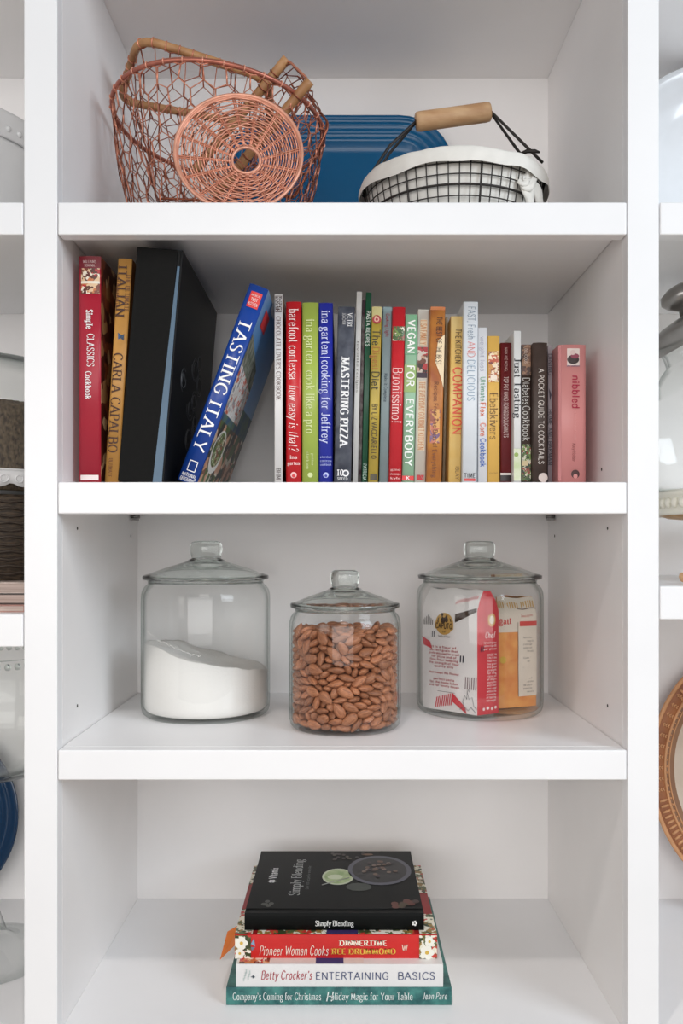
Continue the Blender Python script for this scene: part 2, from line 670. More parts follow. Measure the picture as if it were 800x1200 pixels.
S_TOP = Z(237, 0)
S_BOOK = Z(565, 0)
S_JAR = Z(879, 0)
shelf('top white shelf of the middle bay, carrying the two wire baskets', xl1, xr0, 237, 275)
shelf('white shelf of the middle bay carrying the row of upright cookbooks', xl1, xr0, 565, 602)
shelf('white shelf of the middle bay carrying the three glass jars', xl1, xr0, 879, 914)
shelf('top white shelf of the left bay, under the white ceramic stand', LEFT_END, xl0, 237, 275)
shelf('white shelf of the left bay under the stacked magazines', LEFT_END, xl0, 720, 758)
shelf('top white shelf of the right bay, under the large white platter', xr1, RIGHT_END, 237, 275)
shelf('white shelf of the right bay under the beaded cake stand', xr1, RIGHT_END, 687, 726)
STEEL = mat((150, 148, 145), 0.35, 0.9)
for sx, Y, zz, lab in ((1, .345, S_BOOK, 'small metal shelf pin under the cookbook shelf, on the left wall'), (-1, .345, S_BOOK, 'small metal shelf pin under the cookbook shelf, on the right wall'),
                       (-1, .03, S_JAR, 'small metal shelf pin under the jar shelf, on the right wall')):
    x = xl1 if sx > 0 else xr0
    mb = MB()
    mb.tube([(x + sx * 0.0005, Y, zz - 0.0285), (x + sx * 0.014, Y, zz - 0.0285)], 0.003, STEEL, 10)
    mb.box((min(x + sx * 0.002, x + sx * 0.012), Y - .004, zz - 0.0345), (max(x + sx * 0.002, x + sx * 0.012), Y + .004, zz - 0.0305), STEEL)
    tag(mb.build('shelf_pin'), lab, 'shelf pin', 'metal shelf pins')


# ------------------------------------------------------------------ the row of cookbooks
GB = 'cookbooks standing in the row on the book shelf'


def book_mesh(root, w, h, d, cmat, bulge, tk, right=None, left=None, page=PAGE, inset=0.003):
    """cover (bent sheet round the spine) and page block, spine facing -y"""
    n = 9
    prof = [(-w / 2, d)]
    for i in range(n):
        x = -w / 2 + w * i / (n - 1)
        prof.append((x, -bulge * (1 - (2 * x / w) ** 2)))
    prof.append((w / 2, d))
    inn = []
    for i, (x, y) in enumerate(prof):
        inn.append((max(-w / 2 + tk, min(w / 2 - tk, x)), y + (tk if 0 < i < len(prof) - 1 else 0)))
    N = len(prof)
    mb = MB()
    vs = [(x, y, 0) for x, y in prof] + [(x, y, h) for x, y in prof] + [(x, y, 0) for x, y in inn] + [(x, y, h) for x, y in inn]
    for i in range(N - 1):
        mt = cmat
        if i == 0 and left:
            mt = left
        if i == N - 2 and right:
            mt = right
        mb.m(mt)
        fs = [(i, i + 1, N + i + 1, N + i), (2 * N + i + 1, 2 * N + i, 3 * N + i, 3 * N + i + 1), (N + i, N + i + 1, 3 * N + i + 1, 3 * N + i), (i + 1, i, 2 * N + i, 2 * N + i + 1)]
        if not mb.v:
            mb.add(vs, [], mt)
        for k, f in enumerate(fs):
            mb.f.append(list(f))
            mb.mi.append(mb.m(mt))
            mb.sm.append(k == 0 and 0 < i < N - 2)
    for i in (0, N - 1):
        mb.f.append([i, N + i, 3 * N + i, 2 * N + i])
        mb.mi.append(mb.m(cmat))
        mb.sm.append(False)
    mb.build('cover', root)
    MB().box((-w / 2 + tk, tk + 0.001, inset), (w / 2 - tk, d - inset, h - inset), page).build('page_block', root)


def spine_print(root, w, h, s, pytop, bulge, prints):
    mb = MB()

    def pt(x, z, e=0.00035):
        return Vector((x, -bulge * (1 - min(1, (2 * x / w) ** 2)) - e, z))

    def zz(py):
        return h - (py - pytop) * s
    for ip, p in enumerate(prints):
        k = p[0]
        if k == 't':
            _, txt, a, b, fc, hp, rgb, style, bold = p
            H = hp * s
            xc = (fc - 0.5) * w
            z0 = zz(a)
            write(mb, txt, lambda u, v: pt(xc - H / 2 + v, z0 - u, 0.0010), (b - a) * s, H, mat(rgb, 0.5), style, bold)
        elif k == 'h':
            _, txt, py, fc, wp, hp, rgb, style, bold = p
            x0 = (fc - 0.5) * w - wp * s / 2
            z0 = zz(py)
            write(mb, txt, lambda u, v: pt(x0 + u, z0 + v, 0.0010), wp * s, hp * s, mat(rgb, 0.5), style, bold)
        elif k == 'b':
            _, a, b, f0, f1, c = p
            mt = c if not isinstance(c, tuple) else mat(c, 0.4)
            nx = 6
            for i in range(nx):
                xa = (f0 + (f1 - f0) * i / nx - 0.5) * w
                xb = (f0 + (f1 - f0) * (i + 1) / nx - 0.5) * w
                ee = .00035 + .00003 * ip
                mb.add([pt(xa, zz(b), ee), pt(xb, zz(b), ee), pt(xb, zz(a), ee), pt(xa, zz(a), ee)], [(0, 1, 2, 3)], mt, True)
        elif k == 'o':
            _, py, fc, rp, c = p[:5]
            mt = c if not isinstance(c, tuple) else mat(c, 0.4)
            e = p[5] if len(p) > 5 else 0.00065
            sy = p[6] if len(p) > 6 else 1
            xc = (fc - 0.5) * w
            mb.add([pt(xc + rp * s * math.cos(q * PI / 9), zz(py) + sy * rp * s * math.sin(q * PI / 9), e) for q in range(18)], [tuple(range(18))], mt)
        elif k == 'p':   # polygon of (py, frac)
            _, pts, c = p[:3]
            mt = c if not isinstance(c, tuple) else mat(c, 0.4)
            mb.add([pt((f - .5) * w, zz(py), 0.00065) for py, f in pts], [tuple(range(len(pts)))], mt)
    if mb.v:
        build_groups(mb, 'spine_print', root, .014)


PREV = [-9.0]


def book(label, x0, x1, pytop, Y, d, cmat, prints=(), bulge=0.0, tk=0.0008, lean=0.0, right=None, left=None, page=PAGE, inset=0.0005, group=GB, name='cookbook'):
    s = (1 + Y) / 1000
    xa, xb = X(x0, Y), X(x1, Y)
    xa = max(xa, PREV[0] + .0003)
    xb = max(xb, xa + .003)
    PREV[0] = xb if lean < .03 else xb - .004
    w = xb - xa - 0.0003
    h = ((640 - pytop) * s + EYE - S_BOOK) / math.cos(lean)
    root = thing(name, label, 'book', ((xa + xb) / 2, Y, S_BOOK + abs(math.sin(lean)) * w / 2 + .0002), (0, lean, 0), group)
    book_mesh(root, w, h, d, cmat, bulge, tk, right, left, page, inset)
    spine_print(root, w, h, s / math.cos(lean) if lean else s, pytop, bulge, prints)
    return root


Wt = (240, 238, 235)
HB = 0.0022       # board thickness of a hardback

FOOD_DARK = photo(((70, 30, 22), (120, 60, 35), (150, 110, 70), (60, 24, 20), (190, 160, 120), (95, 40, 30)), 60)
FOOD_RED = photo(((190, 40, 50), (225, 190, 150), (120, 60, 40), (235, 225, 205), (90, 40, 30), (200, 120, 70)), 180, 3.1)
FOOD_GREEN = photo(((60, 90, 40), (110, 140, 60), (40, 50, 30), (220, 215, 190), (150, 60, 40), (90, 110, 50)), 220, 5.7)
FOOD_WARM = photo(((200, 140, 70), (230, 200, 150), (150, 80, 40), (240, 220, 190), (120, 60, 50), (190, 90, 60)), 200, 8.2)
PORTRAIT = photo(((200, 50, 55), (120, 70, 50), (60, 40, 35), (215, 175, 150), (190, 45, 55), (225, 215, 205)), 130, 1.3)

RED1 = mat((172, 32, 52), 0.4, var=0.06, scale=15)
book('tall red hardcover cookbook against the left wall, titled simple classics', 92.5, 118.5, 301, .05, .23, RED1, [
    ('b', 301, 315, 0, 1, (120, 18, 34)),
    ('h', 'WILLIAMS', 309, .5, 15, 3, (215, 190, 185), 'serif', .9), ('h', 'SONOMA', 313.5, .5, 12, 3, (215, 190, 185), 'serif', .9),
    ('b', 315, 345, .1, .95, FOOD_RED), ('b', 330, 333, .1, .95, (235, 225, 205)),
    ('t', 'Simple', 364, 386, .5, 7.5, Wt, 'serif', 1.3), ('t', 'CLASSICS', 392, 430, .55, 8, Wt, 'serif', 1.0), ('t', 'Cookbook', 436, 468, .45, 7, Wt, 'serif', 1.2),
    ('b', 557, 563, .08, .9, (235, 220, 215))], 0.002, HB, right=FOOD_DARK, inset=.003)

TAN = mat((214, 158, 82), 0.45, var=0.1, scale=22)
book('tan paperback italian cookbook with dark capitals, leaning on the black binder', 122.5, 139, 304, .06, .21, TAN, [
    ('t', 'ITALIAN', 313, 372, .36, 10, (70, 35, 20), 'serif', 1.0), ('t', 'THE ULTIMATE', 322, 366, .8, 5, (120, 70, 35), 'serif', .9),
    ('t', 'COOKBOOK', 326, 362, .1, 3, (120, 70, 35), 'serif', .9),
    ('p', [(391, .3), (395, .72), (399, .35)], (40, 90, 140)), ('p', [(392, .75), (400, .75), (396, .4)], (30, 60, 90)),
    ('t', 'CARLA CAPALBO', 415, 531, .42, 10.5, (75, 38, 20), 'serif', 1.0),
    ('t', 'ULTIMATE', 538, 560, .35, 4, (120, 70, 35), 'serif', 1)], 0.001, .0008, lean=math.radians(3.5), right=mat((150, 95, 50), .5))

# the black binder: spine box leaning, a blue-grey wedge along its right, wider at the foot
BLK = mat((9, 9, 8), 0.6, var=0.15, scale=160, bump=0.1, spec=.15)
BLK2 = mat((7, 8, 9), 0.45, var=0.1, scale=50, spec=.2)
BLUEGREY = mat((70, 98, 120), 0.35, var=0.08, scale=30)
root = thing('binder', 'tall thick black binder with a blue-grey edge strip, leaning left of the blue book', 'binder',
             (X(163.5, .035), .035, S_BOOK + .0022), (0, math.radians(4.8), 0))
s = 1.035 / 1000
hB = .285
wB = .0535
mb = MB()
mb.box((-wB / 2, 0, 0), (wB / 2 - .004, .27, hB), BLK)
mb.build('cover', root, .001)
# blue-grey wedge on the right
mb = MB()
a, b = wB / 2, .0
mb.hexa([(a - .011, -.0005, 0), (a, -.0005, 0), (a, .275, 0), (a - .011, .275, 0), (a - .003, -.0005, hB - .02), (a, -.0005, hB - .02), (a, .275, hB - .02), (a - .003, .275, hB - .02)], BLUEGREY)
mb.build('edge_wedge', root)
mb = MB()
mb.box((a, .0, 0), (a + .0022, .278, hB), BLK2)
mb.box((a - .0045, .001, hB - .02), (a, .278, hB), BLK2)
mb.build('front_board', root, .0006)
# thin line drawing of flowers and leaves on the board
mb = MB()
LINE = mat((112, 114, 118), 0.4)
rg = random.Random(5)
for k in range(9):
    cy, cz = .05 + rg.random() * .13, .07 + k * .014
    for q in range(4):
        r0 = .008 + rg.random() * .008
        pts = [(a + .0026, cy + r0 * math.cos(t * PI / 6 + q) * (1 + .2 * q), cz + r0 * math.sin(t * PI / 6 + q)) for t in range(8)]
        mb.tube(pts, .00022, LINE, 4)
mb.build('line_drawing', root)

# the leaning blue book
BLUE = mat((24, 66, 150), 0.3, var=0.12, scale=10)
Yt, lt = .07, math.radians(20.3)
s = 1.07 / 1000
wT, hT, dT = .0247, .2625, .240
root = thing('cookbook', 'big blue hardcover cookbook leaning to the right, titled tasting italy', 'book', (0, 0, 0), (0, lt, 0), GB)
# lower right corner rests on the shelf
cr = Vector((X(229.5, Yt), Yt, S_BOOK))
root.location = cr - Euler((0, lt, 0)).to_matrix() @ Vector((wT / 2, 0, 0))
book_mesh(root, wT, hT, dT, BLUE, .0025, HB, right=mat((96, 150, 205), .3, var=.12, scale=8), inset=.003)
spine_print(root, wT, hT, s, 0, .0025, [
    ('b', 8, 27, .22, .82, (222, 52, 44)), ('h', 'AMERICAS', 13.5, .52, 11, 2.4, Wt, 'sans', .9), ('h', 'TEST', 19, .52, 8, 3.4, Wt, 'sans', 1.1), ('h', 'KITCHEN', 24.5, .52, 11, 3.4, Wt, 'sans', 1.1),
    ('t', 'TASTING ITALY', 43, 205, .5, 14, (245, 245, 245), 'serif', .95),
    ('b', 218, 231, .28, .32, Wt), ('b', 218, 231, .68, .72, Wt), ('b', 218, 219, .3, .7, Wt), ('b', 230.2, 231.2, .3, .7, Wt),
    ('h', 'NATIONAL', 238, .5, 17, 4, Wt, 'sans', 1.3), ('h', 'GEOGRAPHIC', 243.5, .5, 18, 4, Wt, 'sans', 1.3)])
mb = MB()
xr = wT / 2 + .0004


def cov(y0, y1, z0, z1, mt, e=0):
    mb.add([(xr + e, y0, z0), (xr + e, y1, z0), (xr + e, y1, z1), (xr + e, y0, z1)], [(0, 1, 2, 3)], mt)


cov(.0, dT, .0, .10, photo(((60, 62, 40), (120, 70, 45), (200, 150, 120), (70, 95, 45), (30, 30, 35), (215, 205, 190)), 70, 2.2))
cov(.0, dT, .09, .125, mat((28, 70, 120), .4, rgb2=(90, 120, 90), scale=50), .00005)
cov(.0, dT * .55, .10, .165, photo(((225, 222, 218), (230, 228, 225), (200, 90, 60), (215, 210, 205), (150, 150, 155), (235, 235, 235)), 150, 4.4), .0001)
mb.add([(xr + .0002, .0, .165), (xr + .0002, dT * .55, .150), (xr + .0002, dT * .5, .180), (xr + .0002, .0, .205)], [(0, 1, 2, 3)], mat((70, 82, 60), .5, rgb2=(150, 150, 140), scale=90))
mb.disc((xr + .0003, .055, .052), (0, .042, 0), (0, 0, .030), mat((220, 218, 212), .4))
mb.disc((xr + .0005, .055, .055), (0, .036, 0), (0, 0, .024), FOOD_GREEN)
cov(.03, .075, .222, .245, mat((205, 50, 48), .4), .0003)
cov(.06, .105, .252, .268, mat((215, 222, 230), .4), .0003)
build_groups(mb, 'cover_picture', root, .01)

# upright books, left to right: px range, top, depth behind the front, colour, printing
WHT = mat((228, 226, 224), 0.4, var=0.02, scale=20)
book('thin white paperback with small brown lettering, first right of the leaning blue book', 321.5, 331, 345, .115, .22, WHT, [
    ('b', 347, 366, .1, .9, (70, 45, 45)), ('t', "HERSHEY'S", 348, 365, .5, 6, Wt, 'sans', 1.2),
    ('t', "CHOCOLATE LOVER'S COOKBOOK", 371, 469, .5, 5, (110, 85, 80), 'serif', .9), ('t', 'BHM', 549, 562, .5, 5, (90, 80, 80), 'serif', .9)], right=FOOD_DARK)
book('bright red cookbook with white serif title, left neighbour of the lime green one', 335, 353, 354, .12, .2, mat((205, 34, 42), 0.3, var=.05, scale=14), [
    ('t', 'barefoot contessa', 363, 445, .5, 11, (250, 225, 220), 'serif', .9), ('t', 'how easy is that?', 452, 528, .5, 11, (250, 225, 220), 'italic', 1.0),
    ('h', 'ina', 538, .5, 8, 4, (250, 220, 215), 'serif', 1.1), ('h', 'garten', 545, .5, 14, 4, (250, 220, 215), 'serif', 1.1),
    ('o', 557, .5, 3.6, (240, 190, 185)), ('o', 558, .5, 2, (205, 34, 42), .0008)], .0018, HB, inset=.003)
book('lime green cookbook with pale lettering between the red and the royal blue one', 354, 373, 355, .12, .2, mat((166, 186, 82), 0.3, var=.05, scale=14), [
    ('t', 'ina garten', 375, 427, .5, 10, (215, 224, 160), 'serif', .9), ('t', 'cook like a pro', 435, 508, .5, 10, (215, 224, 160), 'serif', .9),
    ('t', 'clarkson', 530, 550, .35, 3, (205, 215, 150), 'serif', 1), ('t', 'potter', 532, 546, .65, 3, (205, 215, 150), 'serif', 1), ('o', 557, .5, 3, (205, 215, 150))], .0018, HB, inset=.003)
book('royal blue cookbook with white lettering, right neighbour of the lime green one', 373.5, 390, 355.5, .12, .2, mat((38, 48, 160), 0.3, var=.05, scale=14), [
    ('t', 'ina garten', 365, 416, .5, 10, (205, 210, 245), 'serif', .9), ('t', '|', 418, 421, .5, 9, (205, 210, 245), 'sans', .8), ('t', 'cooking for Jeffrey', 423, 519, .5, 10, (205, 210, 245), 'serif', .9),
    ('h', 'a barefoot', 537, .5, 13, 2.6, (170, 180, 230), 'serif', 1), ('h', 'contessa', 541.5, .5, 13, 2.6, (170, 180, 230), 'serif', 1), ('h', 'cookbook', 546, .5, 13, 2.6, (170, 180, 230), 'serif', 1),
    ('o', 557, .5, 3.2, (180, 190, 235)), ('o', 558, .5, 1.6, (38, 48, 160), .0008)], .0018, HB, inset=.003, right=mat((30, 36, 110), .4))
L1 = math.radians(1.3)
book('slate grey cookbook with bold white capitals, titled mastering pizza', 391, 411, 360, .115, .21, mat((62, 66, 78), 0.5, rgb2=(98, 102, 112), scale=55), [
    ('t', 'VETRI', 368, 383, .72, 5, (225, 225, 225), 'serif', 1.1), ('t', 'JOACHIM', 368, 381, .38, 4, (200, 200, 200), 'sans', 1),
    ('t', 'MASTERING PIZZA', 420, 523, .52, 9, (240, 240, 240), 'serif', 1.45),
    ('h', '10', 558, .35, 7, 7, (235, 235, 235), 'serif', 1.3), ('o', 555, .68, 4, (235, 235, 235)), ('o', 555, .68, 2.4, (70, 74, 86), .0008), ('h', 'SPEED', 563, .5, 12, 3, (225, 225, 225), 'sans', 1.2)], .0012, HB, lean=L1, inset=.003)
book('tall very thin white booklet beside the slate grey cookbook', 412.5, 419, 342, .13, .21, mat((222, 220, 216), .5), [('t', 'favorite recipes', 400, 460, .5, 2.5, (150, 145, 140), 'serif', 1)], lean=L1)
book('very thin purple and white mottled booklet left of the dark green one', 419.2, 422.8, 350, .15, .19, mat((120, 80, 95), .5, rgb2=(225, 220, 215), scale=60), [('b', 352, 366, .1, .9, (90, 50, 70))], lean=L1)
book('thin dark green paperback with white capitals about pasta', 423.4, 430, 343, .125, .21, mat((28, 84, 58), .4, var=.1), [
    ('t', 'PASTA RECIPES', 365, 406, .5, 4, (215, 225, 215), 'sans', 1.3), ('t', 'PATRICIA', 544, 563, .5, 4, (190, 215, 200), 'sans', 1.2)], lean=L1)
book('mustard and olive cookbook with a round red seal, titled the digest diet', 430.8, 442.5, 360, .12, .19, mat((196, 170, 70), .4, rgb2=(160, 140, 60), scale=14), [
    ('b', 360, 374, 0, 1, (190, 180, 120)), ('o', 375, .5, 5.2, (165, 35, 40)), ('o', 375, .5, 3, (225, 170, 150), .0008), ('o', 375, .5, 1.6, (165, 35, 40), .0011),
    ('t', 'The', 387, 405, .5, 9, (40, 34, 24), 'sans', .9), ('t', 'Digest', 407, 434, .5, 9, (175, 110, 50), 'sans', .9), ('t', 'Diet', 436, 457, .5, 9, (40, 34, 24), 'sans', .9),
    ('t', 'BY LIZ VACCARIELLO', 474, 538, .5, 6, (60, 45, 25), 'sans', 1.2), ('b', 556, 563, .2, .9, (70, 62, 40))], .0012, HB, lean=L1, inset=.003, right=mat((150, 135, 60), .5))
book('thin pale blue paperback left of the red one, with tiny red writing', 443.8, 454.2, 360, .13, .2, mat((158, 184, 190), .45, var=.05), [
    ('t', 'Cooking Light', 368, 395, .55, 4, (175, 60, 80), 'sans', 1.1), ('t', 'Make it Complete', 438, 471, .5, 3.6, (70, 90, 110), 'sans', 1.1)], lean=L1)
book('red hardcover with a small photo near its top, titled buonissimo', 454.8, 470, 360.5, .115, .2, mat((196, 34, 44), .35, var=.05, scale=14), [
    ('b', 383, 400, .04, .98, FOOD_GREEN), ('t', 'Buonissimo!', 432, 496, .5, 11, (250, 215, 210), 'serif', .7),
    ('h', 'gino', 552, .5, 11, 2.4, (240, 190, 185), 'serif', 1), ('h', 'dacampo', 557, .5, 12, 2.4, (240, 190, 185), 'serif', 1), ('h', 'kyle', 562, .5, 11, 2.4, (240, 190, 185), 'serif', 1)], .0018, HB, lean=L1, inset=.003)
book('sage green cookbook with large white capitals, titled vegan for everybody', 470.3, 484.5, 369, .12, .2, mat((150, 190, 158), .45, var=.06, scale=18), [
    ('b', 369, 416, 0, 1, (110, 165, 125)), ('b', 428, 460, 0, 1, (150, 180, 110)),
    ('t', 'VEGAN', 376, 414, .52, 8.5, (244, 246, 240), 'sans', 1.45), ('t', 'FOR', 429, 453, .52, 8.5, (244, 246, 240), 'sans', 1.45), ('t', 'EVERYBODY', 468, 546, .52, 8.5, (238, 244, 238), 'sans', 1.45),
    ('b', 558, 563.5, 0, 1, (215, 60, 60)), ('h', 'K', 563, .5, 4, 4.5, Wt, 'sans', 1.2)], .0005, .001, lean=L1)
book('white paperback with orange lettering and a small portrait photo', 485, 498, 363, .125, .2, mat((228, 224, 214), .45), [
    ('b', 375, 405, .22, .85, (240, 222, 190)), ('t', 'LISA FAMILY', 376, 404, .52, 7, (214, 130, 50), 'serif', .8),
    ('b', 407, 437, .05, .95, PORTRAIT), ('b', 437, 443, .05, .95, (60, 40, 60)),
    ('b', 447, 528, .22, .85, (244, 228, 200)), ('t', 'THE EVERYDAY GOURMET KITCHEN', 448, 527, .52, 6.5, (214, 130, 50), 'serif', .8),
    ('p', [(557, .2), (557, .5), (563, .8), (563, .2)], (205, 40, 50)), ('p', [(557, .55), (557, .85), (563, .85)], (205, 40, 50))], lean=L1)
book('orange-brown paperback with swirling photo pattern, titled the best of the best', 498.4, 516.8, 360, .11, .21, mat((204, 138, 62), .4, rgb2=(160, 88, 52), scale=24), [
    ('b', 360, 364, 0, 1, (190, 110, 50)),
    ('p', [(392, 1.0), (400, .55), (425, .4), (440, .75), (455, 1.0)], (236, 214, 176)), ('b', 480, 520, .15, .8, photo(((190, 110, 80), (150, 80, 60), (120, 90, 120), (215, 160, 90)), 150, 7)),
    ('t', 'THE BEST OF THE BEST', 372, 428, .62, 6, (60, 35, 25), 'sans', 1.1),
    ('t', 'Recipes From The Best of Everything', 448, 560, .5, 5, (110, 60, 40), 'sans', .9)], .0008, .001, lean=L1, right=mat((190, 140, 70), .5))
book('thin cream booklet, half hidden between the orange-brown and the golden yellow cookbooks', 518, 521, 372, .15, .18, mat((200, 186, 158), .5, var=.1), [], lean=math.radians(1.1))
book('golden yellow cookbook with a red word, titled the kitchen companion', 522.5, 539.5, 371, .115, .19, mat((226, 182, 92), .4, rgb2=(232, 204, 140), scale=16), [
    ('t', 'THE KITCHEN', 386, 426, .62, 6.5, (70, 50, 30), 'sans', 1.0), ('t', 'COMPANION', 431, 509, .62, 10, (222, 80, 60), 'sans', 1.1), ('t', 'ISLAY', 547, 562, .7, 4, (120, 90, 60), 'sans', 1)], .0008, .001, lean=math.radians(.9))
book('tall white paperback with hand-drawn title fast fresh and delicious', 541.3, 558.5, 354, .105, .21, mat((222, 227, 231), .4, var=.02), [
    ('t', 'FAST, Fresh', 360, 398, .55, 8.5, (110, 130, 150), 'sans', .6), ('t', 'AND', 401, 419, .55, 8.5, (225, 120, 115), 'sans', .6), ('t', 'DELICIOUS', 422, 470, .55, 8.5, (120, 150, 175), 'sans', .6),
    ('h', 'TIME', 560, .5, 13, 5, (30, 30, 32), 'sans', 1.2), ('b', 561, 564, .1, .9, (205, 60, 60))], .0008, .001, lean=math.radians(.4))
book('white paperback with green, red and blue title about a flex core plan', 559.8, 570.5, 384, .115, .19, mat((226, 227, 230), .4), [
    ('t', 'weight loss', 395, 435, .5, 5, (190, 190, 205), 'sans', .9), ('t', 'Ultimate', 442, 470, .55, 5.6, (120, 170, 140), 'sans', 1.1), ('t', 'Flex', 472, 488, .55, 6, (225, 120, 90), 'sans', 1.2), ('t', 'Core', 496, 511, .55, 6, (225, 120, 90), 'sans', 1.2),
    ('t', 'Cookbook', 514, 547, .55, 6.2, (60, 100, 180), 'sans', 1.3)])
book('yellow hardcover with a food photo at the top, titled ebelskivers', 571.2, 585.2, 394, .115, .18, mat((228, 182, 92), .4, var=.05, scale=14), [
    ('b', 412, 448, .06, .96, FOOD_WARM), ('o', 443, .5, 4, (240, 225, 205)), ('t', 'Ebelskivers', 461, 515, .5, 9, (105, 75, 40), 'serif', .75),
    ('h', 'KEVIN CRAFTS', 556, .5, 10, 2, (170, 130, 70), 'sans', 1)], .001, HB, inset=.003)
book('dark maroon hardcover with small white capitals and a white band at its foot', 586, 598.8, 402, .12, .18, mat((104, 22, 28), .4, var=.08), [
    ('t', 'MARK AND MICHAEL', 408, 436, .5, 3.4, (205, 165, 160), 'sans', .9), ('t', 'TOP POT HAND-FORGED DOUGHNUTS', 442, 513, .5, 5, (230, 205, 200), 'sans', 1),
    ('b', 554.5, 557, 0, 1, (230, 225, 220)), ('b', 557, 564, 0, 1, (35, 25, 25))], .001, HB, inset=.003)
book('white cookbook with black script title and a pale green foot, titled just tasting', 600, 610.2, 388, .105, .19, mat((230, 230, 228), .4), [
    ('t', 'Just Tasting', 420, 490, .52, 7.5, (45, 45, 50), 'serif', 1.0), ('b', 526, 563.5, 0, 1, mat((196, 210, 160), .4, rgb2=(230, 232, 215), scale=50)), ('o', 533, .35, 2.5, (150, 175, 90))])
book('dark brown diabetes cookbook with white lettering and food photos at top and foot', 611, 621.8, 404, .12, .18, mat((66, 50, 42), .45, var=.1), [
    ('b', 404, 440, .05, 1, photo(((120, 80, 60), (95, 65, 55), (160, 120, 90), (80, 55, 45)), 180, 9.1)), ('t', 'DELICIOUS', 409, 426, .45, 3, (225, 205, 190), 'sans', 1),
    ('t', 'Diabetes', 443, 474, .5, 8, (235, 232, 225), 'sans', .8), ('t', 'Cookbook', 476, 517, .5, 8, (235, 232, 225), 'sans', .8),
    ('b', 521, 563.5, 0, 1, FOOD_GREEN), ('b', 540, 546, 0, .7, (225, 205, 160))])
book('dark brown hardcover with small white capitals, titled a pocket guide to cocktails', 622.6, 641, 402, .11, .17, mat((74, 60, 54), .5, var=.18, scale=60), [
    ('t', 'A POCKET GUIDE TO COCKTAILS', 433, 544, .55, 6.2, (228, 220, 212), 'sans', 1.0), ('o', 560, .7, 5.6, (228, 214, 208))], .0022, HB, inset=.003)
book('thin grey paperback set back between the brown and the pink cookbook', 641.8, 647, 405, .135, .16, mat((176, 166, 172), .5, var=.08), [
    ('t', 'DINING', 415, 440, .5, 4.5, (95, 85, 95), 'sans', 1.2), ('p', [(455, .2), (463, .8), (470, .4)], (60, 50, 70)), ('t', 'HOME AND BARMAN', 480, 545, .5, 4.5, (80, 75, 85), 'sans', 1.3)])
PINK = mat((222, 148, 146), .4, var=.04, scale=12)
book('thick pink hardcover at the right end of the row, titled nibbled', 648, 686, 404.5, .105, .18, PINK, [
    ('b', 405, 563.5, .0, .1, (200, 122, 122)),
    ('b', 409, 429, .30, .76, (232, 216, 210)), ('o', 422, .52, 7, (60, 45, 45), .0007, .75), ('o', 418, .58, 5, (150, 70, 90), .0009, .6), ('o', 414, .5, 3, (225, 200, 195), .0011), ('h', 'the sweetest', 430.5, .52, 15, 2.2, (80, 100, 140), 'sans', .9),
    ('t', 'nibbled', 441, 479, .62, 8.5, (176, 30, 66), 'sans', 1.2), ('t', 'a little book of treats', 483, 516, .6, 2.6, (236, 176, 172), 'sans', .9), ('t', 'Katy Holder', 520, 541, .55, 4, (150, 80, 80), 'script', 1.4),
    ('o', 556, .6, 5, (80, 50, 50)), ('o', 558.5, .6, 2.6, (222, 148, 146), .0008)], .0028, HB, inset=.003)


# ------------------------------------------------------------------ the four books lying in a stack
GS = 'cookbooks lying in the stack on the bottom shelf'


def flat_book(label, px0, px1, Y, d, z0, tk, cmat, topmat=None, hard=HB, inset=.003, rz=0.0):
    """lies on its back cover, spine to the front; local x across, y into the shelf, z up"""
    w = (px1 - px0) / 1000 * (1 + Y)
    root = thing('cookbook', label, 'book', (X((px0 + px1) / 2, Y), Y, z0), (0, 0, rz), GS)
    n = 7
    bul = .0012
    prof = [(d, 0)] + [(-bul * (1 - (2 * i / (n - 1) - 1) ** 2), tk * i / (n - 1)) for i in range(n)] + [(d, tk)]
    inn = [(y + (hard if 0 < i < len(prof) - 1 else 0), max(hard, min(tk - hard, z))) for i, (y, z) in enumerate(prof)]
    N = len(prof)
    mb = MB()
    vs = []
    for pr in (prof, inn):
        for x in (-w / 2, w / 2):
            vs += [(x, y, z) for y, z in pr]
    mb.add(vs, [], cmat)
    for i in range(N - 1):
        mt = topmat if (i == N - 2 and topmat) else cmat
        for k, f in enumerate([(i, i + 1, N + i + 1, N + i), (2 * N + i + 1, 2 * N + i, 3 * N + i, 3 * N + i + 1), (N + i, N + i + 1, 3 * N + i + 1, 3 * N + i), (i + 1, i, 2 * N + i, 2 * N + i + 1)]):
            mb.f.append(list(f))
            mb.mi.append(mb.m(mt))
            mb.sm.append(False)
    for i in (0, N - 1):
        mb.f.append([i, N + i, 3 * N + i, 2 * N + i])
        mb.mi.append(mb.m(cmat))
        mb.sm.append(False)
    mb.build('cover', root)
    MB().box((-w / 2 + inset, hard + .001, hard), (w / 2 - inset, d - inset, tk - hard), PAGE).build('page_block', root)
    return root, w


def front_text(mb, w, tk, Y, px0, a, b, txt, zc, hgt, rgb, style, bold=1.0):
    s = (1 + Y) / 1000
    x0 = -w / 2 + (a - px0) * s
    write(mb, txt, lambda u, v: Vector((x0 + u, -.0012 - .0005, zc - hgt / 2 + v)), (b - a) * s, hgt, mat(rgb, .5), style, bold)


def front_patch(mb, w, Y, px0, a, b, z0, z1, mt, e=.0003):
    s = (1 + Y) / 1000
    xa, xb = -w / 2 + (a - px0) * s, -w / 2 + (b - px0) * s
    mb.add([(xa, -.0012 - e, z0), (xb, -.0012 - e, z0), (xb, -.0012 - e, z1), (xa, -.0012 - e, z1)], [(0, 1, 2, 3)], mt)


FLOOR = BOT + .0004
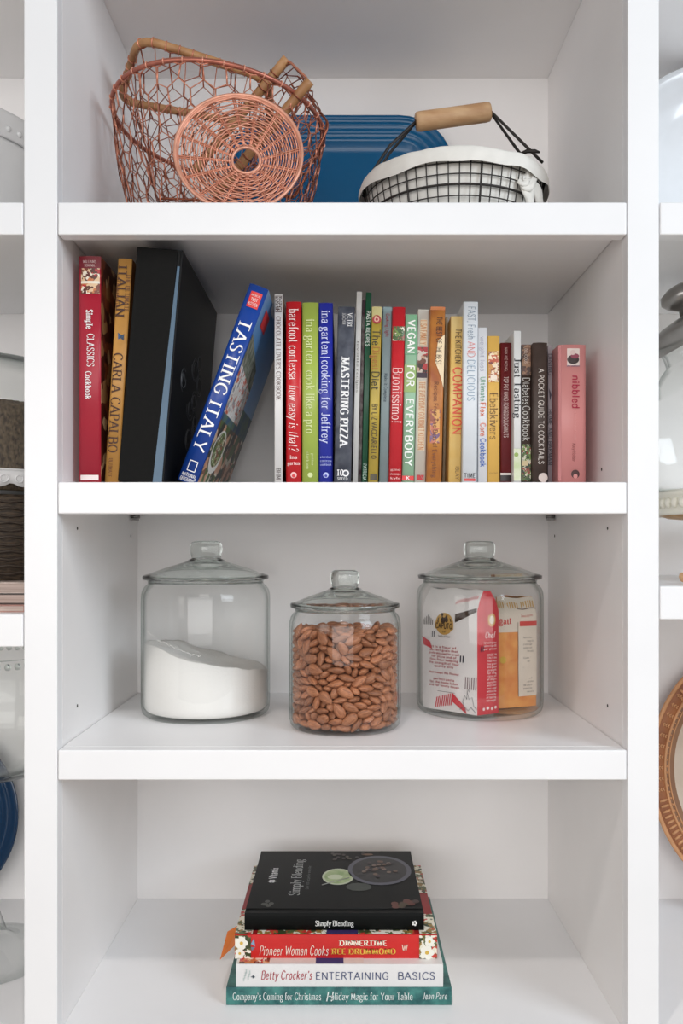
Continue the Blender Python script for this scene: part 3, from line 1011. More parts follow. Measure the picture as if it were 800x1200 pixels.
# teal
TEAL = mat((28, 84, 84), .35, rgb2=(66, 130, 122), scale=70)
r1, w1 = flat_book('teal marbled cookbook at the bottom of the lying stack', 265, 529, .067, .275, FLOOR, .022, TEAL, hard=.0012, inset=.0006)
mb = MB()
front_text(mb, w1, .022, .067, 265, 273, 376, "Company's Coming for Christmas", .0115, .0088, (225, 232, 228), 'serif', .9)
front_text(mb, w1, .022, .067, 265, 388, 483, "oliday Magic for Your Table", .0115, .0088, (225, 232, 228), 'serif', .9)
front_text(mb, w1, .022, .067, 265, 382, 389, "H", .0115, .012, (225, 232, 228), 'script', 1.5)
front_text(mb, w1, .022, .067, 265, 495, 523, "Jean Pare", .012, .008, (225, 232, 228), 'script', 1.5)
build_groups(mb, 'spine_print', r1, .02)
# white
WCOV = mat((226, 224, 222), .35, var=.02)
r2, w2 = flat_book('white cookbook with red script and grey capitals, second from the bottom of the stack', 276.5, 519, .068, .25, FLOOR + .022, .0285, WCOV, hard=HB, rz=.0)
mb = MB()
front_text(mb, w2, .0285, .068, 276.5, 306, 365, "Betty Crocker's", .0155, .0105, (170, 30, 50), 'script', 1.5)
front_text(mb, w2, .0285, .068, 276.5, 370, 455, "ENTERTAINING", .0145, .0088, (74, 84, 118), 'sans', 1.0)
front_text(mb, w2, .0285, .068, 276.5, 466, 509, "BASICS", .0145, .0088, (74, 84, 118), 'sans', 1.0)
for k in range(7):
    front_patch(mb, w2, .068, 276.5, 285 + (k * 5) % 9, 286.5 + (k * 5) % 9, .008 + k * .0016, .012 + k * .0018, mat((190, 200, 196), .5))
front_text(mb, w2, .0285, .068, 276.5, 294, 299, "+", .014, .006, (90, 100, 110), 'sans', 1.4)
build_groups(mb, 'spine_print', r2, .02)
mb = MB()
zt = .0289
mb.add([(-.128, .003, zt), (.03, .003, zt), (.03, .24, zt), (-.128, .24, zt)], [(0, 1, 2, 3)], mat((224, 214, 206), .4, var=.04))
mb.add([(-.03, .001, zt + .0001), (.005, .001, zt + .0001), (.005, .05, zt + .0001), (-.03, .05, zt + .0001)], [(0, 1, 2, 3)], mat((34, 56, 110), .4))
mb.add([(-.126, .001, zt + .0001), (-.088, .001, zt + .0001), (-.088, .05, zt + .0001), (-.126, .05, zt + .0001)], [(0, 1, 2, 3)], FOOD_RED)
build_groups(mb, 'cover_picture', r2, .02)
# red with flowers
REDB = mat((202, 36, 34), .35, var=.06, scale=18)
FLOW = photo(((232, 226, 205), (60, 70, 40), (240, 236, 222), (150, 120, 60), (200, 60, 50), (90, 100, 60), (236, 230, 215)), 150, 6.3)
r3, w3 = flat_book('thick red cookbook with flowered spine ends, under the black book', 275, 512, .083, .235, FLOOR + .0505, .030, REDB, topmat=mat((150, 26, 28), .4, var=.1))
mb = MB()
front_patch(mb, w3, .083, 275, 275.3, 294, .0003, .0297, FLOW)
front_patch(mb, w3, .083, 275, 491, 511.6, .0003, .0297, FLOW)
front_text(mb, w3, .03, .083, 275, 304, 384, "Pioneer Woman Cooks", .0105, .0115, (240, 225, 210), 'script', 1.3)
front_text(mb, w3, .03, .083, 275, 398, 453, "DINNERTIME", .020, .0066, (244, 236, 214), 'serif', 1.4)
front_text(mb, w3, .03, .083, 275, 389, 463, "REE DRUMMOND", .0095, .0068, (226, 180, 70), 'serif', 1.4)
for fx, fz, fr in ((283, .020, .0075), (281, .007, .006), (500, .008, .0085), (503, .022, .006)):
    s = 1.083 / 1000
    for k in range(5):
        q = 2 * PI * k / 5
        mb.disc((-w3 / 2 + (fx - 275) * s + fr * .6 * math.cos(q), -.0012 - .0005 - k * .00004, fz + fr * .6 * math.sin(q)), (fr * .5, 0, 0), (0, 0, fr * .5), mat((240, 238, 226), .5), 10)
    mb.disc((-w3 / 2 + (fx - 275) * s, -.0012 - .0008, fz), (fr * .3, 0, 0), (0, 0, fr * .3), mat((214, 178, 80), .5), 10)
mb.add([(-w3 / 2 + .0205, -.0017, .019), (-w3 / 2 + .026, -.0017, .016), (-w3 / 2 + .0245, -.0017, .026)], [(0, 1, 2)], mat((130, 160, 190), .5))
mb.add([(-w3 / 2 + .0205, -.0017, .015), (-w3 / 2 + .026, -.0017, .015), (-w3 / 2 + .022, -.0017, .010)], [(0, 1, 2)], mat((110, 120, 140), .5))
front_text(mb, w3, .03, .083, 275, 471, 477, "W", .014, .008, (240, 210, 190), 'serif', 1)
build_groups(mb, 'spine_print', r3, .02)
mb = MB()
zt = .0304
for (a, b, c, d_) in ((-w3 / 2, .001, -w3 / 2 + .022, .075), (w3 / 2 - .022, .001, w3 / 2, .06), (w3 / 2 - .014, .13, w3 / 2, .234), (-w3 / 2, .16, -w3 / 2 + .012, .234), (-.10, .001, .10, .013)):
    mb.add([(a, b, zt), (c, b, zt), (c, d_, zt), (a, d_, zt)], [(0, 1, 2, 3)], FLOW)
mb.add([(-.012, .001, zt + .0001), (.028, .001, zt + .0001), (.028, .014, zt + .0001), (-.012, .014, zt + .0001)], [(0, 1, 2, 3)], mat((60, 46, 96), .4))
build_groups(mb, 'cover_picture', r3, .02)
# slip of orange paper sticking out of the red book
mb = MB()
s = 1.083 / 1000
bz = FLOOR + .0505 + .014
mb.hexa([(X(261, .1), .075, bz - .012), (X(277, .1), .09, bz), (X(277, .1), .15, bz), (X(262, .1), .135, bz - .004),
         (X(261, .1), .075, bz - .0115), (X(277, .1), .09, bz + .0005), (X(277, .1), .15, bz + .0005), (X(262, .1), .135, bz - .0035)], mat((222, 120, 44), .6, var=.05))
tag(mb.build('paper_bookmark'), 'orange paper slip sticking out left of the red flowered book', 'bookmark')
# black
BKC = mat((6, 9, 9), .4, var=.15, scale=20, spec=.15)
r4, w4 = flat_book('black cookbook with bowls of food on its cover, topmost of the lying stack', 286.5, 496.5, .095, .222, FLOOR + .0808, .022, BKC)
mb = MB()
front_text(mb, w4, .022, .095, 286.5, 369.5, 414, "Simply Blending", .0095, .0066, (235, 235, 232), 'serif', 1.1)
s = 1.095 / 1000
xx = -w4 / 2 + (485.5 - 286.5) * s
for k in range(5):
    q = 2 * PI * k / 5
    mb.disc((xx + .0022 * math.cos(q), -.0017, .0095 + .0022 * math.sin(q)), (.0014, 0, 0), (0, 0, .0014), mat((232, 232, 230), .5), 8)
build_groups(mb, 'spine_print', r4, .02)
mb = MB()
zt = .0224


def top_text(txt, x, y0, y1, hgt, rgb, style, bold):
    # reads away from the spine, letter tops to the left
    write(mb, txt, lambda u, v: Vector((x - v, y0 + u, zt)), y1 - y0, hgt, mat(rgb, .5), style, bold)


top_text('Vitamix', -.083, .113, .152, .011, (235, 235, 235), 'sans', 1.7)
for k in range(6):
    q = PI * k / 3
    mb.disc((-.0885 + .0035 * math.cos(q), .103 + .0035 * math.sin(q), zt), (.0022, 0, 0), (0, .0022, 0), mat((235, 235, 235), .5), 8)
top_text('Simply Blending', -.048, .055, .185, .014, (215, 218, 215), 'serif', .75)
top_text('Over 100 recipes for every day', -.036, .075, .16, .0042, (130, 135, 132), 'sans', .8)


def bowl(cx, cy, rx, ry, ring, inner, e=0):
    mb.disc((cx, cy, zt + e), (rx, 0, 0), (0, ry, 0), ring, 32)
    mb.disc((cx, cy, zt + .0001 + e), (rx * .86, 0, 0), (0, ry * .86, 0), inner, 32)


bowl(.004, .120, .0225, .030, mat((206, 214, 186), .4), mat((150, 176, 118), .4, rgb2=(196, 208, 160), scale=60))
mb.disc((.000, .118, zt + .0003), (.011, 0, 0), (0, .009, 0), mat((214, 222, 190), .4), 16)
bowl(.064, .145, .046, .056, mat((92, 92, 104), .4), mat((32, 30, 32), .4), .0001)
rg = random.Random(8)
for k in range(26):
    a, r = rg.random() * 6.28, rg.random() ** .5
    mb.disc((.064 + .026 * r * math.cos(a), .147 + .03 * r * math.sin(a), zt + .0004 + k * .00002), (.0035, 0, 0), (0, .0045, 0), mat(rg.choice(((70, 50, 44), (110, 84, 70), (54, 44, 50), (130, 110, 100))), .4), 7)
for k in range(16):
    mb.disc((-.005 + rg.random() * .05, .185 + rg.random() * .03, zt + k * .00002), (.003, 0, 0), (0, .004, 0), mat(rg.choice(((60, 48, 40), (48, 40, 36), (76, 66, 52))), .4), 7)
mb.disc((.048, .207, zt), (.009, 0, 0), (0, .004, 0), mat((120, 84, 56), .4), 10)
mb.disc((.033, .083, zt), (.018, 0, 0), (0, .014, 0), mat((58, 64, 58), .4), 12)
mb.tube([(-.018, .09, zt), (.02, .115, zt + .0003)], .0007, mat((150, 150, 145), .4), 4)
for k in range(12):
    mb.disc((.072 + rg.random() * .036,   .018 + rg.random() * .022, zt + k * .00002), (.005, 0, 0), (0, .006, 0), mat(rg.choice(((96, 50, 40), (60, 40, 34), (120, 70, 56), (70, 60, 40))), .4), 8)
for k in range(5):
    mb.disc((-.094 + rg.random() * .012, .02 + rg.random() * .02, zt + k * .00002), (.0035, 0, 0), (0, .0045, 0), mat((74, 76, 70), .4), 8)
mb.tube([(-w4 / 2 + .0005, .012, zt), (w4 / 2 - .0005, .012, zt)], .0005, mat((12, 13, 14), .5), 4)
build_groups(mb, 'cover_picture', r4, .02)


# ------------------------------------------------------------------ glass jars and what is in them
def glass_jar(label, cx, cy, R, zs, h_sh, h_rim, h_top, kr):
    """R body radius, h_sh shoulder height, h_rim lid rim height, h_top knob top"""
    o = thing('glass_jar', label, 'jar', (cx, cy, zs), group='lidded glass jars on the jar shelf')
    t = .0028
    outer = [(0, .0008), (R * .80, .0008), (R * .86, 0), (R * .93, .0012), (R * .975, .005), (R * .995, .011), (R, .019), (R, h_sh - .012), (R * .994, h_sh - .004), (R * .972, h_sh + .002), (R * .935, h_sh + .0065),
             (R * .90, h_sh + .009), (R * .888, h_sh + .013), (R * .888, h_rim - .004), (R * .90, h_rim - .002), (R * .90, h_rim - .0006), (R * .885, h_rim)]
    inner = [(R * .87, h_rim - .0006), (R * .865, h_rim - .004), (R * .865, h_sh + .010), (R * .92, h_sh + .003), (R - t - .001, h_sh - .005), (R - t, h_sh - .014), (R - t, .021), (R * .965, .012), (R * .92, .0075), (R * .85, .0058), (0, .0054)]
    MB().lathe(outer + inner, GLASS, 72).build('body', o)
    # a heavier ring of glass at the mouth and at the foot
    MB().lathe([(R * .868, h_sh + .0105), (R * .886, h_sh + .0105), (R * .886, h_sh + .0125), (R * .868, h_sh + .0125), (R * .868, h_sh + .0105)], GLASS_STAND, 64).build('neck_ring', o)
    rl = R * .978
    z0 = h_rim
    H = h_top - h_rim
    zk = z0 + H * .50           # where the knob begins
    lid = [(0, zk + H * .12), (kr * .62, zk + H * .05), (kr * 1.0, zk - H * .07), (rl * .55, z0 + H * .235), (rl * .80, z0 + H * .105), (rl * .86, z0 + .002), (rl * .86, z0 - .004), (rl * .88, z0 - .004), (rl * .89, z0 + .0006),
           (rl * .99, z0 + .0004), (rl, z0 + .0012), (rl, z0 + .0052), (rl * .988, z0 + .0062), (rl * .9, z0 + H * .155), (rl * .66, z0 + H * .295), (rl * .45, z0 + H * .40), (kr * 1.22, z0 + H * .465), (kr * 1.12, zk + H * .01),
           (kr * .93, zk + H * .035), (kr * .92, zk + H * .06), (kr * .97, zk + H * .14), (kr * 1.02, zk + H * .24), (kr * 1.03, zk + H * .33), (kr * .99, zk + H * .41), (kr * .9, zk + H * .465), (kr * .72, zk + H * .495), (kr * .4, zk + H * .5), (0, zk + H * .5)]
    lo = MB().lathe(lid, GLASS_LID, 72).build('lid', o)
    return o


J1 = (X(241.5, .222), .222)
J2 = (X(404, .135), .135)
J3 = (X(561.5, .243), .243)
glass_jar('large glass jar on the left of the shelf, half full of flour', J1[0], J1[1], .0912, S_JAR, .176, .1915, .2465, .0225)
glass_jar('smaller glass jar in the middle of the shelf, filled with almonds', J2[0], J2[1], .0742, S_JAR, .143, .1575, .2075, .0188)
glass_jar('large glass jar on the right of the shelf, holding packets', J3[0], J3[1], .0912, S_JAR, .176, .1915, .2465, .0225)

# flour
mb = MB()
Rf = .0912 - .0036
n = 56
FL = mat((233, 230, 226), .95, bump=.25, scale=300, spec=.1)


def ftop(x, y):
    return .080 - .19 * x - .035 * (y) + .004 * noise.noise((x * 30, y * 30, 1)) + .0016 * noise.noise((x * 120, y * 120, 4)) - .010 * math.exp(-((x - .02) ** 2 + (y + .01) ** 2) / .0012) + .008 * math.exp(-((x + .06) ** 2) / .001)


rings = 14
vs = [(0, 0, ftop(0, 0))]
fs = []
for i in range(1, rings + 1):
    r = Rf * i / rings
    for k in range(n):
        a = 2 * PI * k / n
        vs.append((r * math.cos(a), r * math.sin(a), ftop(r * math.cos(a), r * math.sin(a))))
for k in range(n):
    fs.append((0, 1 + k, 1 + (k + 1) % n))
for i in range(rings - 1):
    for k in range(n):
        a, b = 1 + i * n, 1 + (i + 1) * n
        fs.append((a + k, b + k, b + (k + 1) % n, a + (k + 1) % n))
base = 1 + (rings - 1) * n
for (r, z) in ((Rf, .022), (.0912 * .955, .0130), (.0912 * .91, .0085), (.0912 * .84, .0066)):
    nb = len(vs)
    for k in range(n):
        a = 2 * PI * k / n
        vs.append((r * math.cos(a), r * math.sin(a), z))
    for k in range(n):
        fs.append((base + k, nb + k, nb + (k + 1) % n, base + (k + 1) % n))
    base = nb
fs.append(tuple(base + k for k in range(n)))
o = mb.add(vs, fs, FL, True).build('flour')
o.location = (J1[0], J1[1], S_JAR)
tag(o, 'white flour heaped higher to the left inside the left glass jar', 'flour', kind='stuff')
# flour clinging to the glass above the heap
rg = random.Random(21)
mb = MB()
for k in range(46):
    t = k / 45
    a = math.radians(-148 + 62 * t)
    z = .122 - .030 * t + rg.uniform(-.0012, .0012)
    r = Rf - .0006
    mb.sphere((r * math.cos(a), r * math.sin(a), z), rg.uniform(.0004, .0010), FL, 6, 4)
for k in range(150):
    a = math.radians(rg.uniform(-165, -20))
    t = (math.degrees(a) + 165) / 145
    z = .108 - .035 * t + rg.uniform(-.016, .012)
    mb.sphere(((Rf - .0004) * math.cos(a), (Rf - .0004) * math.sin(a), z), rg.uniform(.0002, .0006), FL, 5, 3)
o = mb.build('flour_specks')
o.location = (J1[0], J1[1], S_JAR)
tag(o, 'fine white specks clinging to the glass above the flour in the left jar', 'flour specks', kind='stuff')

